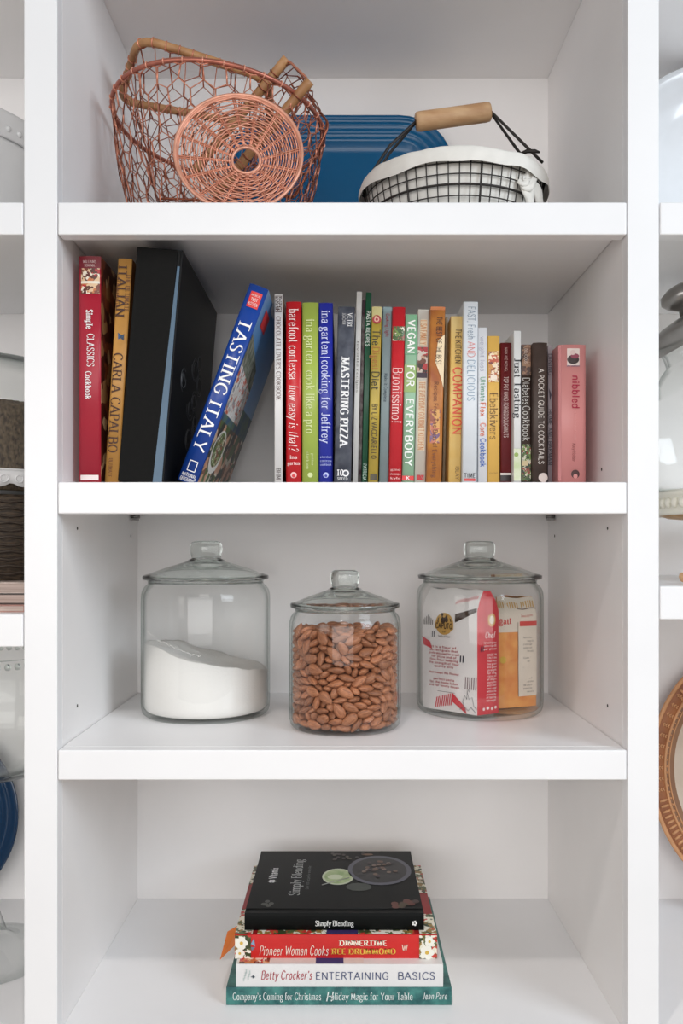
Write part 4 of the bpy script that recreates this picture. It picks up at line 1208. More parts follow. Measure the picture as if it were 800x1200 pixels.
# almonds: resting poses of a settled heap (position in 0.1 mm, quaternion in 1/100), the visible ones first
ALM = """64,-653,158,23,17,67,-67 -69,-652,261,34,-31,-59,-65 2,-654,497,69,67,15,-20 -245,-607,424,62,-68,36,9 107,-643,1154,9,-25,79,53
-137,-635,974,27,28,-55,73 -383,-533,766,68,-65,27,-15 63,-643,307,47,85,8,-19 -414,-509,484,62,67,-21,-32 243,-597,221,43,89,7,12
-397,-515,61,79,-48,18,-30 -20,-639,1039,42,-31,-41,-73 -436,-485,896,18,-27,-67,66 498,-426,822,66,65,25,23 -285,-575,1168,1,-52,-60,-60
-281,-576,146,41,1,49,76 134,-622,1039,16,28,-37,-86 172,-613,632,40,-87,-14,-23 -102,-624,768,3,-6,-98,13 257,-583,542,19,-95,-17,8
121,-621,928,11,18,-95,-18 -107,-623,603,3,9,14,-98 264,-579,994,88,30,-8,33 538,-375,166,70,-49,-48,14 272,-574,837,95,16,19,16
-59,-627,1159,31,93,3,14 17,-627,677,9,-97,16,11 -7,-627,48,16,-8,20,-96 148,-610,82,20,42,-22,-85 397,-501,903,32,-87,-35,-7
-120,-612,121,7,30,93,-15 -353,-525,361,7,-78,-14,-59 372,-511,473,10,19,-95,-19 420,-477,556,40,-15,19,-87 295,-552,662,22,-16,89,34
-49,-616,396,7,-21,97,-3 -300,-550,925,37,55,0,-73 -282,-556,245,86,-17,0,-47 397,-490,1005,40,27,3,-87 358,-516,283,20,3,-6,-97
176,-592,318,4,-11,-95,27 393,-492,110,88,16,-19,39 469,-429,1109,39,-17,21,-87 -487,-410,1057,47,-36,76,22 -112,-599,494,51,70,8,47
-497,-398,1188,22,-32,-7,91 511,-380,696,43,-9,-83,-32 -245,-558,43,8,58,80,-5 427,-455,647,96,0,24,14 466,-421,1197,0,43,-89,-5
616,-227,593,15,65,-31,-66 -444,-439,363,0,91,-10,38 -404,-470,627,12,-77,59,13 -150,-583,679,11,90,34,20 255,-550,42,5,79,60,0
-503,-383,599,88,-4,15,-43 326,-517,1167,20,-80,-54,13 503,-382,1015,14,-53,82,13 -219,-562,814,8,96,25,5 117,-588,522,44,27,1,85
488,-397,282,0,67,-59,-42 -604,-245,400,71,39,-35,-44 115,-586,399,48,6,-9,-86 -143,-580,326,79,50,-3,32 -2,-595,905,49,27,12,81
232,-555,745,17,-51,79,-26 -269,-540,1054,64,9,-1,75 516,-364,489,16,-88,-44,0 360,-493,392,24,25,-10,93 -602,-245,1228,23,-78,1,-56
-387,-475,1005,57,-11,-6,80 -273,-535,609,0,-68,-72,7 277,-534,131,20,24,94,8 -366,-486,1105,15,95,10,21 -230,-550,715,87,-31,-23,28
-72,-585,843,75,0,10,65 28,-588,776,54,26,47,63 425,-443,48,15,8,22,-96 -499,-376,229,25,-22,9,93 -394,-465,1188,45,56,68,7
-513,-361,960,79,51,-1,-31 -520,-352,504,18,86,-46,7 114,-574,844,1,-62,-77,-10 -164,-564,214,36,-67,63,-10 238,-541,1109,33,89,-19,-20
388,-464,750,69,1,11,71 -521,-346,697,60,20,18,75 230,-542,448,59,11,16,77 121,-570,730,48,49,64,33 -178,-555,899,10,-84,-52,2
-322,-498,535,24,70,-63,-21 451,-410,406,17,33,2,92 -502,-360,830,7,90,3,42 -195,-547,536,3,88,45,0 59,-571,1088,89,-44,-8,0
368,-467,204,0,20,96,14 -559,-289,1102,44,-46,76,6 -186,-545,1112,5,-77,60,14 594,-233,1230,21,-80,-53,15 43,-566,142,84,-52,-4,1
-472,-381,432,97,-4,-20,5 -485,-368,46,98,0,13,-2 480,-373,921,1,15,9,-98 -357,-465,151,6,-45,67,-57 18,-562,599,25,-76,57,-14
-615,-187,908,36,44,76,29 252,-511,356,7,-50,-83,18 588,-234,77,84,-11,30,43 -146,-541,1193,21,55,-78,-15 -428,-407,135,8,-41,47,-77
-272,-499,341,50,-31,-36,71 101,-546,241,21,-5,23,-94 499,-341,585,1,-13,10,-98 335,-466,1085,8,-89,44,4 245,-507,939,84,13,13,-49
580,-239,277,88,29,27,24 564,-261,907,12,-74,-63,-13 -574,-246,75,25,33,-13,89 -588,-224,660,6,73,-67,-6 -106,-539,40,56,3,2,-82
523,-308,414,20,-39,-81,-36 -588,-219,1037,44,10,-37,80 -429,-395,740,33,-85,-35,14 -326,-461,710,22,-73,-61,-19 -149,-524,978,19,-8,1,-97
-564,-250,821,29,-84,-32,-30 515,-311,40,3,53,84,-2 -371,-433,245,17,-30,89,-27 -642,-108,72,56,-20,-53,59 -504,-320,346,92,31,-15,15
547,-270,679,14,49,49,-69 639,-113,992,61,-21,47,-59 605,-182,465,63,-14,11,-74 644,-99,790,50,40,-35,-67 536,-280,1124,14,15,20,-95
277,-473,605,16,-95,21,-13 -67,-526,1074,47,60,4,63 -640,-102,312,35,62,-56,-40 543,-265,991,11,8,11,-98 30,-524,1165,61,76,19,-3
593,-188,1078,3,77,-62,-10 -151,-503,444,38,-30,85,-16 440,-362,166,40,-60,27,63 583,-202,381,24,-52,-81,3 -570,-220,237,8,-59,79,13
-216,-483,125,12,-94,16,-24 197,-487,175,5,93,-7,33 -295,-448,865,2,-59,75,26 80,-509,469,6,-35,92,7 -61,-511,207,12,55,82,1
-526,-271,139,52,-10,28,-79 -548,-243,560,16,-87,-38,25 325,-429,852,90,18,3,-38 -596,-171,504,89,-3,17,-41 -146,-490,621,25,17,-18,93
-378,-393,818,11,77,-60,-13 118,-495,1019,54,11,-66,49 -629,-104,607,10,74,-60,-25 195,-476,804,9,-64,75,-11 -236,-462,459,24,84,38,27
20,-499,973,36,76,-50,-14 2,-499,353,56,-8,-29,76 -191,-469,314,7,-90,9,-41 630,-92,1139,2,81,47,-33 559,-212,188,21,24,18,92
621,-110,893,15,-81,-56,-1 365,-389,540,82,46,18,27 493,-284,788,43,-85,11,-27 128,-476,612,43,35,19,80 -483,-291,1240,87,-39,-18,20
333,-402,357,7,-11,-92,-36 551,-213,801,23,6,71,66 152,-468,43,7,-40,91,-5 -577,-174,739,1,-24,-96,11 620,-98,124,84,10,-1,52
189,-454,1173,3,1,-36,-93 -614,-109,1143,47,-4,-5,87 -224,-442,778,4,31,-93,-15 -495,-270,928,29,23,13,-91 378,-365,970,47,12,11,-86
410,-343,828,22,-61,74,-10 0,-475,682,12,97,11,12 315,-358,1226,78,-6,-9,61 -71,-467,772,20,-85,-47,4 -58,-410,1205,5,-84,-46,26
-15,-470,524,13,-83,52,-6 476,-218,1206,69,6,3,71 211,-437,511,17,14,20,95 -358,-370,342,30,-44,83,-14 226,-432,277,1,-99,0,8
59,-399,1223,27,59,68,31 -509,-164,1226,95,25,-8,-11 -536,-213,325,8,-28,94,14 -83,-459,117,28,-3,10,95 609,11,1210,26,-87,39,-8
-595,-126,825,18,-94,20,-14 -573,-38,1231,11,-2,95,27 -58,-459,422,57,-26,-17,75 287,-398,107,99,6,3,0 278,-399,688,31,86,19,-33
407,-325,679,2,-98,-7,12 270,-402,1020,13,82,-50,-18 -129,-443,1042,98,-4,12,10 521,-47,1219,92,23,-18,-25 -299,-210,1223,99,-5,0,6
-627,-57,451,59,0,-21,77 -602,-105,982,91,-16,-8,-34 -464,-275,1047,25,73,-49,-37 470,-269,223,33,75,16,-54 -415,-314,1174,91,17,-32,-17
163,-432,884,13,65,-74,2 102,-444,344,51,-2,-14,84 166,-431,692,34,76,-29,-46 381,-336,1152,5,36,-91,-14 -223,-413,949,13,91,33,-18
-363,-347,961,70,3,-22,67 609,-88,297,3,59,77,-21 86,-444,787,39,-53,69,-27 24,-448,62,24,23,94,-1 -21,-227,1220,73,4,11,66
592,-116,222,13,-17,-13,-96 -98,-440,304,47,60,-39,-50 -638,-26,197,45,33,-75,-32 -399,-318,526,3,89,-41,-12 -416,-50,1208,62,-60,48,-5
-340,-353,1070,89,-36,-17,16 -595,163,1213,72,-27,0,-63 -266,-387,1169,86,-1,25,43 -312,-365,41,60,-3,2,79 587,-115,546,4,-13,99,-1
26,-437,851,40,65,58,25 563,153,1241,15,-8,42,-88 -574,-132,166,95,-5,6,27 82,-430,206,69,13,-9,70 -226,-397,547,13,33,91,-16
-154,-417,851,13,43,-88,-12 401,17,1226,68,-42,-24,53 352,-336,299,3,1,-97,-21 -205,-57,1213,4,-70,-70,9 356,-333,40,3,-36,92,1
232,-39,1190,87,-32,-9,34 -445,-269,283,19,18,-13,-95 616,-56,403,35,-77,51,-8 602,-80,40,3,-29,95,1 -314,-353,450,12,-62,77,-6
-602,-78,1060,94,-14,0,-29 5,-426,276,66,-1,-4,74 -436,122,1235,97,-15,2,-13 -460,-250,443,0,-97,14,-13 -83,-20,1198,8,57,74,-33
466,-243,538,11,19,-97,6 358,-322,1069,68,7,18,-69 -53,-418,893,42,-39,55,-60 -465,-241,613,56,5,26,77 -631,-13,725,52,-28,5,79
151,-400,1082,90,31,-5,-29 -338,-328,592,16,-73,-65,12 -432,-264,747,11,18,-95,-21 -144,-399,701,0,-41,-90,7 -65,61,1256,95,3,-5,-28
627,-16,614,6,-78,60,-9 20,-411,1093,65,-36,-58,31 106,110,1204,5,-83,26,47 595,-70,690,34,2,-1,93 -417,-268,191,75,-32,-37,41
-247,-362,1024,6,-35,89,-26 -194,148,1206,93,-17,8,31 50,-404,593,83,-12,38,-36 -241,-359,207,20,58,-67,-40 233,-361,198,3,-98,-7,17
-377,295,1208,86,-5,-1,49 -147,203,1267,21,97,2,-3 524,-159,705,30,-92,20,-12 -138,-382,41,0,24,-96,0 -17,210,1202,81,25,-40,-31
158,229,1216,84,-45,11,-25 -292,-330,710,1,-68,-65,-31 -147,-375,196,26,-58,32,-68 148,-374,447,36,-41,-83,0 352,-293,503,92,8,35,-5
-188,-364,402,27,-93,-23,-3 459,-216,412,45,-64,56,22 267,-336,785,26,80,-46,-24 -79,-384,616,42,44,2,-78 -182,297,1209,11,-99,-3,3
203,-358,591,12,-7,-76,-62 -215,-354,622,36,2,-15,-91 256,-339,941,9,-63,75,9 -344,-295,891,2,7,98,13 -116,-376,1106,7,3,-25,-96
41,-385,432,9,80,-55,-19 389,-266,118,94,-18,5,25 439,470,1198,48,-59,-4,-63 -628,15,63,40,-68,60,-6 -379,-268,97,13,10,-3,-98
335,-290,223,19,3,-98,0 -313,-302,180,26,-79,-54,7 160,-357,980,37,66,54,34 -210,-342,314,19,-7,45,-86 394,-251,942,91,25,16,-26
31,-372,146,44,-26,22,-82 -121,419,1201,29,36,6,-87 -630,30,1114,52,-25,65,48 -620,10,540,52,-3,-1,-85 468,-188,1030,46,8,-24,-84
243,-323,471,53,-67,47,-15 -348,545,1197,26,-8,85,-43 343,-276,412,18,31,-1,93 509,-142,610,14,-33,92,-4 495,-157,339,70,17,42,-53
143,-349,1188,3,-96,14,-21 633,46,220,79,-6,-31,51 66,-359,957,64,34,66,14 24,-359,722,12,6,-91,-38 -33,525,1194,99,5,2,-9
255,-308,1150,55,-51,-64,7 231,593,1210,1,18,31,92 -311,-280,277,36,12,-17,-90 -272,-297,814,11,32,93,2 148,-336,125,54,-57,-40,45
341,-260,615,89,-5,7,44 600,-3,509,18,20,23,-92 622,39,343,11,44,54,70 469,-164,1131,19,-88,-41,-4 630,56,697,13,78,50,-32
-226,-308,112,70,-3,-12,69 -458,-173,1143,20,4,95,-20 -584,-26,895,0,-99,7,-2 -41,637,1221,7,-5,34,93 -400,-215,843,31,10,15,-93
-79,-337,491,53,-72,-31,28 -123,-330,955,60,-30,14,-71 291,-273,874,24,-4,12,-95 236,-296,52,92,-16,-16,30 628,61,967,3,80,-57,-13
616,38,1057,11,50,-85,-6 645,104,437,74,-2,63,19 -173,-312,1183,7,-44,-87,15 -484,-137,917,96,25,-4,-6 476,-144,122,84,-13,22,46
-533,-82,64,68,-42,-36,46 -366,-225,398,15,-96,-5,-20 -49,-326,367,48,-76,41,-11 -371,-218,1079,65,46,27,52 182,-302,728,29,-60,4,-73
344,-235,780,15,79,-51,-29 144,-311,351,15,34,7,92 -616,49,417,12,-47,85,15 491,-119,934,11,63,-76,6 -43,-321,103,81,10,49,29
-606,33,976,92,-20,-26,-19 -535,-69,686,2,4,-3,-99 -4,-321,1015,69,-65,-27,12 -531,-73,351,18,-17,-92,-28 501,-106,843,3,14,8,98
-645,118,848,38,-43,55,-59 254,-269,371,11,50,-84,-11 4,-316,556,88,15,32,-30 -63,-312,231,15,73,-62,-20 -298,-247,1137,2,37,-91,-15
-482,-119,776,44,2,23,86 -445,-152,47,14,-78,-56,18 631,91,1138,79,-14,17,-56 611,51,885,90,-1,15,-40 81,-306,42,75,0,0,-65
-171,-284,523,20,38,-2,-89 -537,-50,254,35,15,1,-92 79,-299,297,1,95,-1,-28 -442,-140,242,26,-43,85,-6 -204,-267,921,86,3,42,-25
268,-243,1044,35,-92,4,9 546,-31,995,41,70,-41,-40 -467,-116,415,16,-97,-12,1 127,-284,841,15,-48,23,83 152,-278,1105,42,33,34,-76
-157,-276,778,77,6,-14,61 -13,-292,804,33,13,-25,-89 -272,-235,520,1,-80,52,-28 -123,-274,1067,17,18,-62,73 103,-276,634,6,74,4,65
-233,-242,695,40,25,17,-85 221,-245,199,11,20,-33,91 192,-250,574,12,90,7,39 -571,22,817,2,24,-96,-10 -501,-63,600,83,-11,-13,-52
601,72,40,3,-39,91,1 -231,-233,384,52,62,50,27 -105,-263,682,87,-16,-29,-35 -633,137,171,35,38,-75,-38 486,-71,183,95,-8,13,24
273,-213,724,31,-62,-71,-1 606,85,129,10,30,93,15 476,-79,479,30,-79,52,2 -623,122,732,29,68,65,-7 -513,-37,1129,73,33,-50,-31
-10,-264,1128,13,-96,-10,20 -487,-57,509,82,-2,2,55 -235,-214,1053,21,-91,-32,1 45,-252,219,19,33,18,90 95,-247,467,95,12,26,-5
-565,37,338,15,0,95,24 331,-167,1180,54,31,29,71 6,-249,929,31,-88,9,32 -165,-226,200,14,-18,-89,-37 488,-46,761,10,99,5,-2
-103,-238,65,59,70,34,20 -558,42,627,35,93,4,0 -139,-225,319,27,-90,-23,-24 -220,-203,45,6,37,-92,2 -69,-234,856,1,61,-78,8
127,-224,986,1,-62,26,73 -631,170,977,63,40,60,26 35,-232,684,62,59,49,14 581,92,787,3,10,-86,49 -119,-210,434,24,65,71,0
497,-8,1113,33,-25,-44,78 476,-28,270,23,13,-95,-8 20,-217,124,97,-13,17,-9 517,14,353,62,37,29,61 -582,101,1100,39,21,-63,62
506,5,99,97,-4,4,-21 -624,177,377,37,44,-30,-75 0,-211,402,62,15,64,-40 502,4,837,51,85,-2,-7 -599,134,51,27,-75,58,-6
-487,-6,962,14,72,66,-12 -623,182,512,31,48,-68,-44 -577,106,238,8,-87,-42,22 609,162,580,65,-5,-16,73 256,-149,1136,15,-75,-61,18
-466,-14,194,96,11,-13,-18 464,-10,588,16,11,91,-34 87,-182,1188,27,17,94,7 -592,144,600,0,-33,43,-83 -483,11,425,95,15,23,7
591,152,312,55,12,27,-77 -251,-118,1130,55,82,-5,-11 -535,88,126,22,59,-68,-34 -507,69,710,8,-59,-68,41 526,92,645,80,-13,3,57
516,86,190,37,24,-27,-84 371,-28,1133,96,-10,2,-24 587,190,462,68,-50,-52,0 486,66,449,16,98,1,-4 543,129,1063,24,28,-68,-62
-543,136,903,71,10,8,-69 572,185,700,0,93,1,-34 -73,-104,1154,33,93,13,-4 -504,109,506,49,41,74,12 -474,81,1149,78,-33,26,-44
589,226,896,61,-27,2,73 -564,192,1090,19,-18,-46,-84 -541,162,305,35,-3,19,91 -539,166,788,24,-30,-67,62 589,244,229,6,-61,-75,22
497,127,520,79,5,-17,-58 552,192,811,14,-4,1,-98 559,202,54,29,-9,-19,-93 -319,3,1181,12,-93,31,9 570,232,147,26,-10,-95,11
473,130,1151,14,78,-58,15 -488,155,990,84,0,-6,53 566,246,992,94,-2,5,-32 116,-33,1143,79,29,48,22 483,158,967,45,9,10,88
461,142,883,35,9,-15,91 -498,182,50,25,-69,66,-7 -442,138,638,40,29,84,17 580,296,1181,76,-27,57,11 -563,285,199,24,73,62,-9
-501,213,372,76,-6,13,63 -539,257,612,34,93,-6,8 440,157,698,5,86,-49,4 488,209,271,20,72,55,34 502,225,1183,38,90,4,-20
-528,256,863,95,3,8,-27 -553,293,963,35,54,-75,-10 489,220,378,17,69,-69,-6 -557,301,687,76,-26,1,59 461,196,605,14,23,-94,-16
-457,193,745,12,40,28,-85 28,23,1176,46,-56,-48,47 -565,316,1084,57,49,65,4 493,232,1066,46,18,7,-86 337,115,1176,16,38,8,90
-555,306,98,32,70,61,12 567,324,317,19,-53,-48,66 -565,323,296,63,45,60,18 564,330,731,39,36,60,58 -500,260,518,85,-18,0,-48
523,285,526,2,10,-7,-99 208,81,1185,77,45,28,32 -207,87,1137,66,-7,3,74 -534,307,428,17,65,-73,-3 -396,184,1141,23,64,-71,-9
532,312,433,17,69,68,-8 -528,321,795,92,21,-6,32 496,287,676,89,-15,26,-31 -486,278,1164,70,43,24,51 511,308,902,26,78,55,10
473,276,790,87,34,-12,33 455,261,124,0,-58,77,22 -304,172,1174,58,-18,39,-68 -441,282,1066,12,-81,56,2 -422,272,280,14,98,-11,-6
504,350,42,70,-5,5,70 528,381,1024,63,-56,6,-52 528,383,603,48,-74,29,-35 389,264,1136,47,-77,-14,40 528,390,142,36,-33,-62,60
385,265,40,3,51,85,-2 -427,302,683,7,60,79,0 -379,268,193,12,40,90,-7 -452,328,72,92,7,-33,-17 -397,287,563,69,9,8,70
-516,396,1169,3,64,-43,62 482,360,1159,89,-2,34,30 409,305,1022,0,-51,85,8 422,318,597,67,5,24,-69 -470,360,986,60,14,16,76
-495,386,600,16,-30,92,14 -406,310,886,10,52,-76,36 -391,305,474,95,10,-14,-24 -368,298,358,91,20,28,18 461,368,221,64,20,-19,-71
-377,307,782,97,0,-18,10 471,382,340,55,-24,57,-54 460,381,798,2,37,-63,-67 -443,380,323,18,10,-60,76 -461,397,213,66,0,-5,-74
459,401,493,18,-86,-13,45 449,395,919,71,-30,5,62 350,325,126,12,85,43,26 -458,406,887,95,-22,-16,-3 -468,421,773,22,-77,-53,-25
-333,335,626,81,-3,1,-57 328,332,566,22,40,-7,88 357,351,363,81,-6,-12,-55 -458,427,525,9,94,27,15 379,376,446,91,-14,19,-32
-435,425,125,97,-20,-1,3 -316,352,40,5,-3,0,99 -318,358,709,74,-10,6,-65 296,348,1165,2,19,69,-68 399,410,68,28,-28,2,91
-447,450,401,31,79,47,-22 -409,425,1046,93,-28,1,-22 161,314,1132,25,-4,78,56 344,388,858,19,-83,-50,9 360,400,692,7,66,70,21
-286,364,1007,7,-14,38,90 445,465,695,42,-31,-57,63 417,444,1080,6,67,72,-10 304,383,989,64,-5,-14,-74 -318,395,458,42,-24,-24,83
387,443,272,8,-23,93,-25 -394,452,1127,64,-13,19,72 -410,467,41,0,-16,98,0 316,424,788,98,12,12,-8 407,481,951,39,-47,-4,78
-263,404,1179,44,0,-38,81 -315,429,863,89,30,-10,-30 -308,429,559,55,26,-10,-78 276,415,1072,94,0,4,-31 17,360,1177,5,34,91,19
-396,487,274,31,91,24,-9 -291,427,351,97,-19,3,-4 -374,473,953,6,5,98,-15 -399,493,704,88,16,4,42 374,478,515,32,-36,8,-87
218,408,867,9,86,41,25 277,433,101,9,43,-87,16 325,457,1178,69,37,11,-60 391,499,392,31,38,7,86 321,457,180,86,-22,-6,-44
384,494,612,32,-10,-94,1 -217,415,661,16,51,84,2 -329,466,183,93,-3,0,-35 -267,442,1069,70,-63,3,-31 -252,444,265,18,11,0,-97
-345,490,776,11,70,-69,-12 246,443,306,51,-17,-8,-83 395,522,88,6,49,60,-62 389,521,803,26,18,82,45 -368,510,622,3,-95,-25,-15
226,442,465,42,-12,0,-89 171,427,164,58,0,-40,-70 238,448,646,9,-24,-26,-92 112,426,1145,5,-46,-26,-84 -224,460,817,27,-14,-71,62
-193,458,919,11,21,-96,7 -367,537,508,17,-35,70,58 326,516,336,32,-34,-2,-88 -297,505,100,87,2,12,-46 -119,450,505,1,32,-94,-3
-310,517,412,7,-95,22,-17 157,462,1017,99,3,2,5 234,494,748,4,86,-41,-29 -346,547,1014,4,-15,82,-54 314,530,1025,88,-4,5,-45
-34,463,900,75,-3,20,62 -274,521,1126,25,-7,30,91 203,498,1143,70,22,-38,-55 -45,473,263,5,85,50,-4 308,547,1113,10,38,90,12
-219,514,521,19,94,18,21 49,481,203,9,48,86,-12 325,561,210,83,-50,17,-14 -284,542,314,84,-45,-7,-25 -188,508,128,23,54,-79,-6
-125,494,1113,60,-16,36,-68 -326,566,881,9,21,-66,-70 -100,493,335,85,-27,-1,43 -133,500,741,13,-30,19,92 160,507,379,12,8,-12,-98
39,490,549,35,-79,-48,-4 283,552,844,26,44,85,5 -258,542,725,32,-61,69,-16 163,515,550,27,52,72,35 174,522,229,11,10,17,97
-45,502,1020,0,-99,-3,0 -135,521,200,86,-10,8,47 274,565,947,8,-35,-92,1 -1,509,412,15,74,-6,-64 78,514,649,6,-17,15,-97
-97,517,629,47,87,11,3 -149,528,405,41,87,-25,7 71,523,44,2,98,-12,-11 229,562,54,27,-9,-21,-93 31,524,1092,19,11,-95,17
263,576,602,7,-32,-92,-18 -173,549,835,92,21,-14,-29 256,577,512,11,-30,-94,2 184,554,871,39,-47,58,-52 10,531,804,80,3,5,-59
132,544,719,9,96,-10,-21 -50,534,126,5,46,-87,10 -191,560,1047,8,69,-71,9 -263,588,190,10,2,-52,-84 -231,579,637,4,-78,-38,-48
-246,587,45,0,-18,95,21 261,597,710,81,54,-5,-20 -178,572,960,1,-26,-96,7 194,577,136,27,-1,-19,-94 242,610,395,4,-23,-68,69
199,597,280,38,-21,22,86 -239,612,462,48,-35,-62,-50 -81,579,40,84,-2,3,53 -206,609,1142,25,-28,45,80 123,590,978,79,-11,21,-55
79,584,901,53,-8,8,-83 -165,601,275,89,-36,24,0 109,592,1167,5,71,-58,-37 74,588,311,5,92,36,9 139,601,467,18,-89,39,6
154,606,1059,26,29,0,91 -101,601,529,82,45,-25,-22 -15,595,962,11,-52,84,-1 -19,601,733,52,11,15,-82 -144,617,639,46,-19,81,27
27,608,528,84,27,1,-46 -117,620,780,15,93,20,24 58,619,389,98,-2,-4,-15 104,626,805,12,25,16,94 93,627,164,20,96,-5,16
-82,626,886,0,-8,-3,-99 -18,624,634,11,22,80,53 -69,629,435,12,97,3,16 -31,627,1050,9,98,15,-6 -22,628,1133,2,-11,-98,12
-84,633,326,7,-12,-29,-94 86,635,57,5,-6,-92,36 10,633,230,19,-96,-8,-13 99,648,653,54,32,-60,47 -94,650,126,70,70,8,8"""


def almond_mesh(k):
    rg = random.Random(k)
    vs, fs = [], []
    n, m = 12, 9
    Lx, Wy, Tz = .0235 * rg.uniform(.97, 1.03), .0136 * rg.uniform(.96, 1.04), .0086
    for i in range(m + 1):
        t = i / m
        pr = (math.sin(PI * t ** .80)) ** .62 if 0 < t < 1 else 0.02
        for q in range(n):
            a = 2 * PI * q / n
            vs.append(((t - .47) * Lx, math.cos(a) * Wy / 2 * pr, math.sin(a) * Tz / 2 * pr ** 1.1))
    for i in range(m):
        for q in range(n):
            fs.append((i * n + q, i * n + (q + 1) % n, (i + 1) * n + (q + 1) % n, (i + 1) * n + q))
    fs.append(tuple(range(n - 1, -1, -1)))
    fs.append(tuple(m * n + q for q in range(n)))
    return vs, fs


def almond_mat():
    m = bpy.data.materials.new('almond_skin')
    m.use_nodes = True
    nt = m.node_tree
    b = nt.nodes['Principled BSDF']
    b.inputs['Roughness'].default_value = .5
    tc = nt.nodes.new('ShaderNodeTexCoord')
    mp = nt.nodes.new('ShaderNodeMapping')
    mp.inputs['Scale'].default_value = (60, 900, 900)
    nt.links.new(tc.outputs['Object'], mp.inputs['Vector'])
    nz = nt.nodes.new('ShaderNodeTexNoise')
    nz.inputs['Scale'].default_value = 1.0
    nz.inputs['Detail'].default_value = 3
    nt.links.new(mp.outputs['Vector'], nz.inputs['Vector'])
    rp = nt.nodes.new('ShaderNodeValToRGB')
    rp.color_ramp.elements[0].position = .3
    rp.color_ramp.elements[0].color = L3((126, 74, 47))
    rp.color_ramp.elements[1].position = .7
    rp.color_ramp.elements[1].color = L3((190, 127, 88))
    nt.links.new(nz.outputs['Fac'], rp.inputs['Fac'])
    oi = nt.nodes.new('ShaderNodeObjectInfo')
    hs = nt.nodes.new('ShaderNodeHueSaturation')
    mr = nt.nodes.new('ShaderNodeMapRange')
    mr.inputs['To Min'].default_value = .72
    mr.inputs['To Max'].default_value = 1.25
    nt.links.new(oi.outputs['Random'], mr.inputs['Value'])
    nt.links.new(mr.outputs['Result'], hs.inputs['Value'])
    nt.links.new(rp.outputs['Color'], hs.inputs['Color'])
    nt.links.new(hs.outputs['Color'], b.inputs['Base Color'])
    bp = nt.nodes.new('ShaderNodeBump')
    bp.inputs['Strength'].default_value = .35
    bp.inputs['Distance'].default_value = .0008
    nt.links.new(nz.outputs['Fac'], bp.inputs['Height'])
    nt.links.new(bp.outputs['Normal'], b.inputs['Normal'])
    return m


ASK = almond_mat()
ACUT = mat((226, 196, 158), .6, var=.1, scale=300)
poses = []
for rec in ALM.split():
    q = [int(a) for a in rec.split(',')]
    poses.append((Vector((q[0] / 1e4, q[1] / 1e4, q[2] / 1e4)), Quaternion((q[3] / 100, q[4] / 100, q[5] / 100, q[6] / 100)).normalized()))
protos = []
for k in range(4):
    vs, fs = almond_mesh(k)
    mb = MB().add(vs, fs, ASK, True)
    o = mb.build('almond')
    tag(o, 'brown almond, one of the many seen through the side of the middle jar', 'almond', 'almonds in the middle jar')
    protos.append(o)
AZ = S_JAR + .0058
for i, (p, q) in enumerate(poses[:300]):
    if i < 4:
        o = protos[i]
    else:
        o = protos[i % 4].copy()
        COL.objects.link(o)
    o.location = Vector((J2[0], J2[1], AZ)) + p
    o.rotation_mode = 'QUATERNION'
    o.rotation_quaternion = q
mb = MB()
vs0, fs0 = almond_mesh(9)
for (p, q) in poses[300:]:
    mb.add([q @ Vector(v) + p for v in vs0], fs0, ASK, True)
o = mb.build('almond_heap')
o.location = (J2[0], J2[1], AZ)
tag(o, 'rest of the brown almonds deeper inside the middle glass jar', 'almonds', kind='stuff')

# packets in the right jar
JZ = S_JAR + .0062


def packet(name, label, corners, h, top_pinch, cols, cat='packet', wave=.0015, seed=0):
    """soft bag: plan corners (world x, y), sides bulge a little, top pinched together; returns object and face mapping"""
    o = thing(name, label, cat, (J3[0], J3[1], JZ))
    cs = [Vector((c[0] - J3[0], c[1] - J3[1], 0)) for c in corners]
    mid = sum(cs, Vector()) / 4
    nu, nv = 8, 12

    def pt(side, u, v):
        a, b = cs[side], cs[(side + 1) % 4]
        p = a.lerp(b, u)
        nrm = Vector((b.y - a.y, -(b.x - a.x), 0)).normalized()
        if nrm.dot(p - mid) < 0:
            nrm = -nrm
        bul = wave * 1.2 * math.sin(PI * u) * math.sin(PI * min(1, v * 1.05)) ** .7
        p = p + nrm * (bul + wave * 1.0 * math.sin(PI * u) * noise.noise((u * 3 + seed, v * 4, side * 5.3)))
        # pinch the top towards the long middle line
        if v > .86:
            t = (v - .86) / .14
            l = (cs[0] + cs[3]) / 2
            r = (cs[1] + cs[2]) / 2
            d = (r - l)
            k = max(0, min(1, (p - l).dot(d) / d.length_squared))
            q = l + d * k
            p = p.lerp(Vector((q.x, q.y, 0)), top_pinch * t)
        z = h * v + (.003 * noise.noise((p.x * 60 + seed, p.y * 60, 2)) if v > .8 else 0)
        return Vector((p.x, p.y, z))
    mb = MB()
    for sd in range(4):
        vs, fs = [], []
        for j in range(nv + 1):
            for i in range(nu + 1):
                vs.append(pt(sd, i / nu, j / nv))
        for j in range(nv):
            for i in range(nu):
                a = j * (nu + 1) + i
                fs.append((a, a + 1, a + nu + 2, a + nu + 1))
        mb.add(vs, fs, cols[sd], True)
    mb.add([pt(k, 0, 0) for k in range(4)], [(0, 1, 2, 3)], cols[0])
    mb.add([pt(k, 0, 1) for k in range(4)], [(0, 1, 2, 3)], cols[0])
    mb.build('bag', o)

    def mapper(sd, e=.0009):
        a, b = cs[sd], cs[(sd + 1) % 4]
        nrm = Vector((b.y - a.y, -(b.x - a.x), 0)).normalized()
        if nrm.dot((a + b) / 2 - mid) < 0:
            nrm = -nrm
        L = (b - a).length
        return (lambda u, v, ee=0: pt(sd, min(1, max(0, u)), min(1, max(0, v))) + nrm * (e + ee)), L
    return o, mapper


